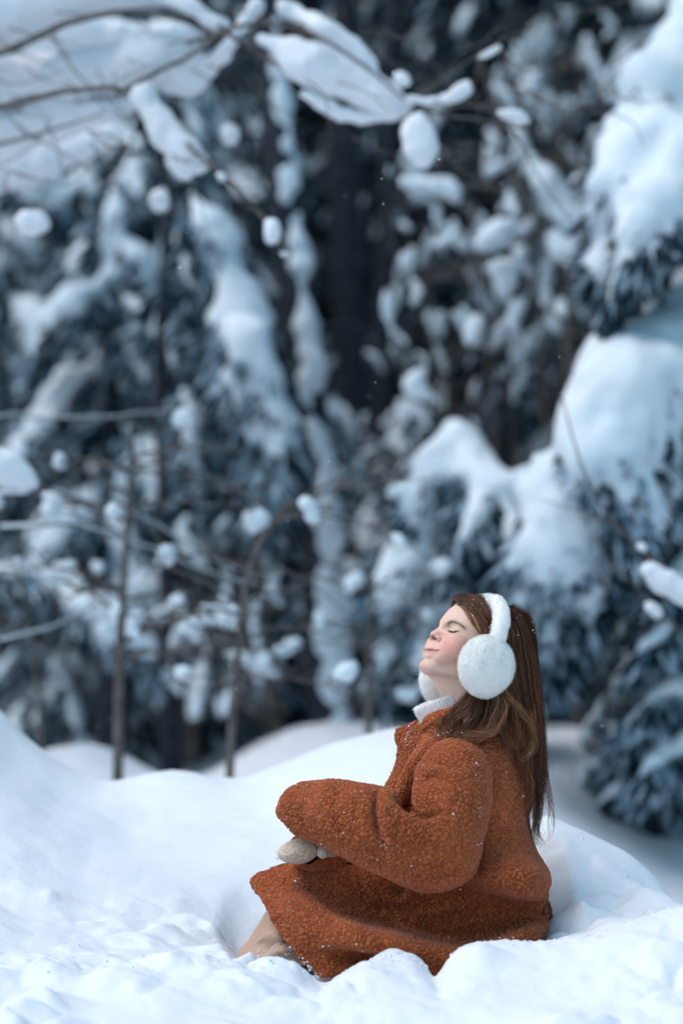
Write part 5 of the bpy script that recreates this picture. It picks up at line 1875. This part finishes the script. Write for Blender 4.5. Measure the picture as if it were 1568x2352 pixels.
def lock(name, guide, rads, n, tone=0.0, wave=2.0, w=0.55, seed=0, flatY=0.6, tips=0.25, pts_n=26, build=True, bag=None, clump=0.5):
    """guide: (u, v, Y); strands spread rads (px) round the guide"""
    r_ = np.random.default_rng(seed + 500)
    b = bag or Bag()
    G = spline(np.array([P(*g) for g in guide]), pts_n)
    Rr = spline(np.array([[r] for r in rads], float), pts_n)[:, 0].clip(0.3) * PX
    T, N, B = frames(G)
    nsub = max(1, n // 14)
    sub = r_.normal(size=(nsub, 2)) * 0.62
    cols = hcol(r_, n, tone)
    subt = np.clip(r_.normal(size=nsub) * 0.42, -0.65, 1.3)
    t = np.linspace(0, 1, pts_n)
    Vs, Qs = [], []
    cl = []
    for i in range(n):
        s = int(r_.integers(nsub))
        pull = clump * t ** 0.8
        o = r_.normal(size=2) * 0.55
        ox = o[0] * (1 - pull) + sub[s, 0] * pull
        oy = o[1] * (1 - pull) + sub[s, 1] * pull
        ph, fq = r_.uniform(0, 6.28), r_.uniform(1.2, 2.6)
        wv = wave * PX * np.sin(ph + fq * 6.28 * t + 0.8 * s) * t
        wv2 = wave * PX * np.cos(ph * 1.7 + fq * 5 * t + s) * t * 0.6
        e = max(4, int(pts_n * (1 - tips * r_.uniform() ** 1.5)))
        p = (G + N * ((ox * Rr) + wv)[:, None] + B * ((oy * Rr) + wv2)[:, None])[:e]
        rad = w * PX * r_.uniform(0.6, 1.2) * np.clip(np.linspace(1.15, 0.25, e), 0, 1)
        Tt, Nn, Bb = frames(p)
        a = np.array([0, 2.094, 4.189])
        V = p[:, None] + rad[:, None, None] * (np.cos(a)[None, :, None] * Nn[:, None] + np.sin(a)[None, :, None] * Bb[:, None])
        ii = np.arange(e - 1)[:, None] * 3
        j = np.arange(3)[None]
        jn = (j + 1) % 3
        Q = np.stack([ii + j, ii + jn, ii + 3 + jn, ii + 3 + j], -1).reshape(-1, 4)
        c = cols[i] * (1 + subt[s])
        cc = c[None] * (1 + 0.35 * np.linspace(0, 1, e)[:, None])
        b.add(V.reshape(-1, 3), Q, None, np.repeat(cc, 3, 0))
    if bag is None and build:
        b.build(name, M_HAIR, HAIR, True, 'stuff')
    return b


# crown and temple, combed back under the band
b = Bag()
r_ = np.random.default_rng(77)
for i in range(34):          # front hair from the hairline back over the skull, from the near temple to the far side
    a = i / 33.0
    lat = -74 + 150 * a
    hs = math.sqrt(max(0, 1 - (lat / 80) ** 2))
    hline = 10 + 52 * hs
    fr0 = np.interp(hline, [10, 40, 62, 80], [24, 44, 70, 84]) + 3

    def sk(fx, lt, lift=2.5):       # point on the skull shell
        q = 1 - (lt / 84) ** 2 - ((fx + 9) / 99) ** 2
        return head(lt, fx, 20 + 86 * math.sqrt(max(q, 0.0)) + lift)
    g = []
    for tt in np.linspace(0, 1, 6):
        fx = fr0 + (-98 - fr0) * tt
        lt = lat * (1 - 0.15 * tt)
        lt = np.clip(lt, -80, 80)
        q = 1 - (lt / 84) ** 2
        lim = 99 * math.sqrt(max(q, 0.02))
        fx = max(fx, -9 - lim * 0.985)
        fx = min(fx, -9 + lim * 0.99)
        g.append(sk(fx, lt))
    G = np.array(g)
    back = [P(1198 + 8 * a, 1560, -.07 + .14 * a), P(1214 + 8 * a, 1680, -.06 + .12 * a)]
    G = np.vstack([G, back])
    inv = lambda p: p
    # lock() wants (u, v, Y): convert back
    gg = []
    for p in G:
        Yp = p[1]
        t_ = (Yp + DIST)
        bz = (p[2] - CAMH)
        # solve the pixel row for this point
        tanv = bz / t_
        be = (tanv * CP - SP) / (CP + tanv * SP)
        vv = VH / 2 - be * FPX
        tt2 = t_ / (CP - be * SP)
        uu = UW / 2 + p[0] / tt2 * FPX
        gg.append((uu, vv, Yp))
    lock('hair_lock', gg, [5, 8, 9, 9, 9, 8, 7, 6], 46, tone=-0.02 + (0.1 if a < 0.3 else 0), wave=1.6, seed=i, bag=b, w=0.6, tips=0.1, pts_n=22)
# temple sweep in front of the band
for i, (g, rr, n, tn) in enumerate([
    ([(1052, 1386, -.02), (1072, 1400, -.045), (1092, 1430, -.070), (1108, 1458, -.085), (1122, 1490, -.085)], [3, 8, 10, 8, 8], 90, .12),
    ([(1046, 1378, .0), (1072, 1384, -.030), (1100, 1410, -.065), (1120, 1445, -.085), (1135, 1480, -.088)], [3, 9, 12, 11, 8], 110, .02),
    ([(1042, 1372, .015), (1068, 1372, -.01), (1098, 1386, -.045), (1122, 1410, -.07), (1140, 1440, -.085)], [3, 8, 12, 12, 8], 110, -.05),
    ([(1036, 1396, .012), (1044, 1380, .01), (1062, 1368, .01), (1090, 1370, .0), (1120, 1378, -.01)], [1.5, 4, 6, 6, 5], 70, .0),
    ([(1060, 1398, -.035), (1082, 1412, -.06), (1098, 1440, -.080), (1104, 1458, -.086), (1112, 1475, -.085)], [2, 4, 4, 3, 3], 40, .30),
]):
    lock('hair_lock', g, rr, n, tone=tn, wave=3.0, seed=100 + i, bag=b, w=0.55, tips=0.1)
# back of the head behind the band
for i in range(12):
    a = i / 11.0
    y = -.088 + .15 * a
    x0 = 1150 + 22 * min(1, a * 2)
    g = [(x0, 1392 + 26 * (1 - math.sin(math.pi * min(a * .7 + .15, 1))), y * .55), (x0 + 38, 1432, y * .95), (1214, 1500, y), (1229, 1580, y), (1236, 1680, y * .9), (1240, 1790, y * .8)]
    if a < 0.5:
        g = [(1150, 1405 + 60 * (0.5 - a), y * .85), (1172 + 16 * a, 1450, y * 1.02), (1180 + 40 * a, 1530, y * 1.03), (1192 + 40 * a, 1610, y), (1206 + 20 * a, 1700, y * .95), (1215 + 22 * a, 1800, y * .85)]
    lock('hair_lock', g, [6, 12, 13, 12, 10, 8], 110, tone=-.06, wave=2.4, seed=150 + i, bag=b, w=0.6, tips=0.2)
for i, (g, rr) in enumerate([
    ([(1158, 1400, -.055), (1188, 1436, -.066), (1206, 1500, -.072), (1216, 1580, -.074), (1224, 1680, -.07), (1232, 1780, -.06)], [6, 9, 11, 11, 10, 8]),
    ([(1160, 1398, -.03), (1196, 1436, -.045), (1218, 1505, -.055), (1230, 1585, -.060), (1237, 1680, -.058), (1242, 1790, -.05)], [6, 8, 9, 9, 8, 7]),
    ([(1160, 1397, -.01), (1200, 1440, -.02), (1223, 1510, -.03), (1235, 1590, -.035), (1242, 1690, -.035), (1246, 1790, -.03)], [5, 7, 8, 8, 7, 6]),
    ([(1155, 1410, -.07), (1176, 1450, -.080), (1190, 1520, -.086), (1202, 1600, -.088), (1212, 1690, -.085), (1220, 1780, -.08)], [6, 10, 12, 12, 10, 8]),
    ([(1152, 1470, -.09), (1168, 1520, -.098), (1180, 1580, -.10), (1190, 1650, -.10), (1200, 1740, -.095)], [6, 9, 10, 10, 8]),
]):
    lock('hair_lock', g, rr, 170, tone=-.03, wave=3, seed=180 + i, bag=b, w=0.6, tips=0.15)
b.build('combed_hair', M_HAIR, HAIR, True, 'stuff')

# long lengths down the back
for i, (g, rr, n, tn) in enumerate([
    ([(1205, 1560, -.05), (1228, 1680, -.055), (1235, 1790, -.055), (1232, 1870, -.055), (1232, 1920, -.055), (1250, 1950, -.05)], [12, 12, 9, 6, 4, 1.5], 150, -.12),
    ([(1218, 1560, -.03), (1240, 1680, -.04), (1246, 1780, -.04), (1240, 1860, -.04), (1228, 1910, -.045), (1226, 1950, -.05)], [9, 9, 7, 5, 3, 1], 90, -.05),
    ([(1215, 1520, .0), (1238, 1640, -.01), (1247, 1720, -.02), (1256, 1790, -.02), (1266, 1860, -.02), (1262, 1910, -.02), (1245, 1932, -.02)], [6, 6, 4, 3, 2.2, 1.6, 1], 34, .10),
    ([(1195, 1640, -.09), (1205, 1740, -.10), (1214, 1800, -.10), (1218, 1840, -.10), (1212, 1870, -.10)], [12, 13, 10, 8, 4], 110, .06),
    ([(1225, 1540, .03), (1243, 1640, .03), (1248, 1730, .03), (1250, 1800, .02), (1258, 1850, .02)], [8, 7, 5, 4, 2], 60, .0),
    ([(1212, 1620, -.06), (1222, 1720, -.07), (1224, 1800, -.07), (1222, 1870, -.07), (1228, 1930, -.06)], [10, 9, 7, 5, 2], 100, -.1),
]):
    lock('hair_lock', g, rr, n, tone=tn + .04, wave=10, seed=200 + i, w=0.5, tips=0.4)
# wavy lengths falling forward over the shoulder, below the ear pad
for i, (g, rr, n, tn) in enumerate([
    ([(1085, 1580, -.085), (1062, 1612, -.100), (1035, 1640, -.105), (1012, 1662, -.110), (1010, 1690, -.120), (1030, 1700, -.125)], [6, 9, 10, 9, 9, 5], 110, .0),
    ([(1095, 1590, -.09), (1072, 1630, -.105), (1040, 1655, -.112), (1030, 1680, -.125), (1040, 1702, -.130), (1075, 1702, -.135)], [7, 11, 12, 11, 8, 3], 120, -.05),
    ([(1110, 1595, -.09), (1098, 1640, -.108), (1075, 1672, -.122), (1050, 1692, -.132), (1030, 1706, -.138)], [9, 13, 14, 11, 5], 150, -.1),
    ([(1130, 1595, -.09), (1125, 1640, -.110), (1108, 1675, -.128), (1080, 1695, -.138), (1050, 1700, -.142)], [9, 13, 14, 9, 3], 140, .0),
    ([(1140, 1590, -.10), (1142, 1630, -.12), (1132, 1668, -.135), (1105, 1690, -.145), (1070, 1694, -.148), (1040, 1700, -.148)], [8, 12, 13, 11, 8, 4], 110, .20),
    ([(1150, 1590, -.10), (1150, 1640, -.118), (1150, 1680, -.13), (1165, 1710, -.13), (1180, 1740, -.125)], [10, 14, 15, 13, 6], 140, -.08),
    ([(1160, 1580, -.10), (1172, 1610, -.115), (1200, 1640, -.118), (1222, 1670, -.112), (1226, 1710, -.108), (1208, 1740, -.112), (1185, 1750, -.118)], [8, 10, 9, 8, 7, 5, 3], 90, .24),
    ([(1165, 1570, -.09), (1180, 1620, -.105), (1185, 1670, -.115), (1195, 1720, -.112), (1208, 1780, -.105)], [9, 12, 13, 11, 5], 130, .02),
    ([(1150, 1600, -.11), (1158, 1625, -.125), (1150, 1660, -.138), (1125, 1684, -.148), (1095, 1690, -.150)], [6, 9, 10, 8, 4], 60, .26),
    ([(1175, 1560, -.08), (1198, 1640, -.10), (1210, 1700, -.10), (1214, 1760, -.10), (1216, 1820, -.098)], [8, 10, 10, 8, 4], 110, .05),
    ([(1078, 1585, -.07), (1050, 1620, -.088), (1020, 1650, -.10), (1000, 1665, -.105)], [2, 3, 3, 2], 26, .15),
]):
    lock('hair_lock', g, rr, n, tone=tn + .05, wave=12, seed=300 + i, w=0.45, tips=0.35)
# stray flyaways
b = Bag()
r_ = np.random.default_rng(9)
for i in range(150):
    u0, v0 = [(1050, 1384), (1225, 1560), (1235, 1680), (1200, 1440), (1055, 1370), (1100, 1368), (1240, 1780)][int(r_.integers(7))]
    a = r_.normal() * 10
    y = r_.uniform(-.06, .04)
    dv = 110 if u0 > 1150 else 14
    du = 16 if u0 > 1150 else 22
    lock('', [(u0 + a - 8, v0, y), (u0 + a + du * r_.uniform(.1, 1), v0 + dv * .5, y), (u0 + a + du * r_.uniform(.2, 1.6), v0 + dv * r_.uniform(.8, 1.3), y)], [.5, .5, .5], 1, .1, 3, 0.30, 400 + i, bag=b)
b.build('loose_strand', M_HAIR, HAIR, True, 'stuff')

# ---------------------------------------------------------------- snow clinging to the clothes, and a few flakes in the air
def surf_pts(V, Q, n, r_, fn):
    N = normals(V, Q)
    c = V[Q].mean(1)
    nn = N[Q[:, 0]]
    w = np.clip(fn(c, nn), 0, None)
    A = np.linalg.norm(np.cross(V[Q[:, 1]] - V[Q[:, 0]], V[Q[:, 3]] - V[Q[:, 0]]), axis=1)
    w = w * A
    i = r_.choice(len(Q), n, p=w / w.sum())
    return c[i], nn[i]


def uv_of(p):
    t = p[:, 1] + DIST
    bz = (p[:, 2] - CAMH) / t
    be = (bz * CP - SP) / (CP + bz * SP)
    return UW / 2 + p[:, 0] / (t / (CP - be * SP)) * FPX, VH / 2 - be * FPX


def crumbs(name, P_, N_, size, r_, parent, kind='stuff'):
    n = len(P_)
    o = np.array([[1, 0, 0], [-1, 0, 0], [0, 1, 0], [0, -1, 0], [0, 0, 1], [0, 0, -1]], float)
    F = np.array([[0, 2, 4], [2, 1, 4], [1, 3, 4], [3, 0, 4], [2, 0, 5], [1, 2, 5], [3, 1, 5], [0, 3, 5]])
    s = (size * r_.lognormal(0, 0.5, n))[:, None, None]
    V = P_[:, None] + N_[:, None] * s * 0.3 + o[None] * s * r_.uniform(0.6, 1.3, (n, 6, 1))
    V = V.reshape(-1, 3)
    FF = (F[None] + (np.arange(n) * 6)[:, None, None]).reshape(-1, 3)
    return mesh_obj(name, V, FF, M_SNOW, parent, True, None, kind)


r_ = np.random.default_rng(55)
spots = {
    'lapel': (260, lambda c, n: np.clip(fbm(c * 60, 2, 3) + .1, 0, 1) * (n[:, 1] < 0.3)),
    'collar': (150, lambda c, n: np.clip(fbm(c * 60, 2, 3) + .1, 0, 1) * (n[:, 2] > -.2)),
    'sleeve': (170, lambda c, n: (0.06 + np.clip(fbm(c * 30, 2, 5) - .1, 0, 1) ** 2 * 8) * (n[:, 1] < 0.2) * (0.3 + (uv_of(c)[0] < 900) * 1.0) * (n[:, 2] > -0.4)),
    'coat_skirt': (170, lambda c, n: (0.04 + np.clip(fbm(c * 25, 2, 6) - .15, 0, 1) ** 2 * 8) * (n[:, 1] < 0.2) * (0.2 + 2.0 * (uv_of(c)[0] < 780))),
    'coat_body': (45, lambda c, n: (0.3 + np.clip(fbm(c * 25, 2, 6), 0, 1)) * (n[:, 1] < 0.2)),
}
seen = set()
for nm, V, Q in FLEECES:
    if nm in spots and nm not in seen:
        seen.add(nm)
        n, fn_ = spots[nm]
        a, b = surf_pts(V, Q, n, r_, fn_)
        crumbs('snow_dusting', a, b, 0.0008, r_, COAT)
# hem rim crusted with snow
hem = spline(np.array([P(*c) for c in [(640, 2128, -.165), (666, 2165, -.195), (700, 2210, -.215), (738, 2246, -.235)]]), 60)
i = r_.integers(0, 60, 150)
crumbs('snow_dusting', hem[i] + r_.normal(size=(150, 3)) * 0.003, np.tile([0, -1.0, 0], (150, 1)), 0.0011, r_, COAT)
i = r_.integers(0, 200, 200)
q = np.array([P(u, v, y) for u, v, y in zip(r_.uniform(575, 690, 120), r_.uniform(2180, 2216, 120), np.full(120, -.176))])
crumbs('snow_dusting', q, np.tile([0, -1.0, 0.3], (120, 1)), 0.0009, r_, GIRL)
# crust of snow on the hair, the band and the rim of the polo neck
q = []
for (u, v, y, su, sv, n) in [(1122, 1376, -.02, 8, 4, 70), (1128, 1390, -.05, 4, 6, 26), (1127, 1445, -.108, 2, 5, 20), (956, 1632, -.0, 4, 8, 60), (1100, 1400, -.09, 22, 16, 16), (1190, 1440, -.09, 22, 30, 26), (1030, 1690, -.14, 16, 8, 24), (640, 1968, -.11, 5, 8, 60)]:
    q.append(np.array([P(u + r_.normal() * su, v + r_.normal() * sv, y + r_.normal() * .003) for _ in range(n)]))
q = np.vstack(q)
crumbs('snow_dusting', q, np.tile([0, -1.0, 0.3], (len(q), 1)), 0.0008, r_, GIRL)
# drifting flakes
n = 130
yy = r_.uniform(-0.5, 1.6, n)
q = np.array([P(r_.uniform(0, 1568), r_.uniform(0, 2000), y) for y in yy])
fl_o = crumbs('falling_snow', q, np.zeros((n, 3)), 0.0010, r_, None)
tag(fl_o, 'tiny snowflakes drifting through the air')

# broken clods along the dug edge in front of the coat and behind it
r_ = np.random.default_rng(66)
cl = []
for (u0, u1, y0, y1, n, s0, s1) in [(740, 980, -.36, -.30, 40, .002, .006), (1020, 1320, -.36, -.30, 50, .002, .006), (500, 720, -.34, -.26, 30, .002, .005), (0, 520, -.5, -.1, 20, .002, .007), (1300, 1560, -.3, .3, 25, .002, .007)]:
    for i in range(n):
        y = r_.uniform(y0, y1)
        xw = xu(r_.uniform(u0, u1), y)
        k_ = np.argmin(np.abs(gx - xw)) * len(gy) + np.argmin(np.abs(gy - y))
        s = s0 + (s1 - s0) * r_.uniform() ** 2.5
        cl.append((xw, y, GZC[2][k_] - s * 0.1, s))
cl = np.array(cl)
V, F = blobs(cl[:, :3], cl[:, 3:4] * r_.uniform(0.6, 1.2, (len(cl), 3)), r_.normal(size=(len(cl), 3)), r_)
o = mesh_obj('snow_crumbs', V, F, M_SNOW, None, True, None, 'stuff')
tag(o, 'small broken crumbs of snow scattered round the seated girl')
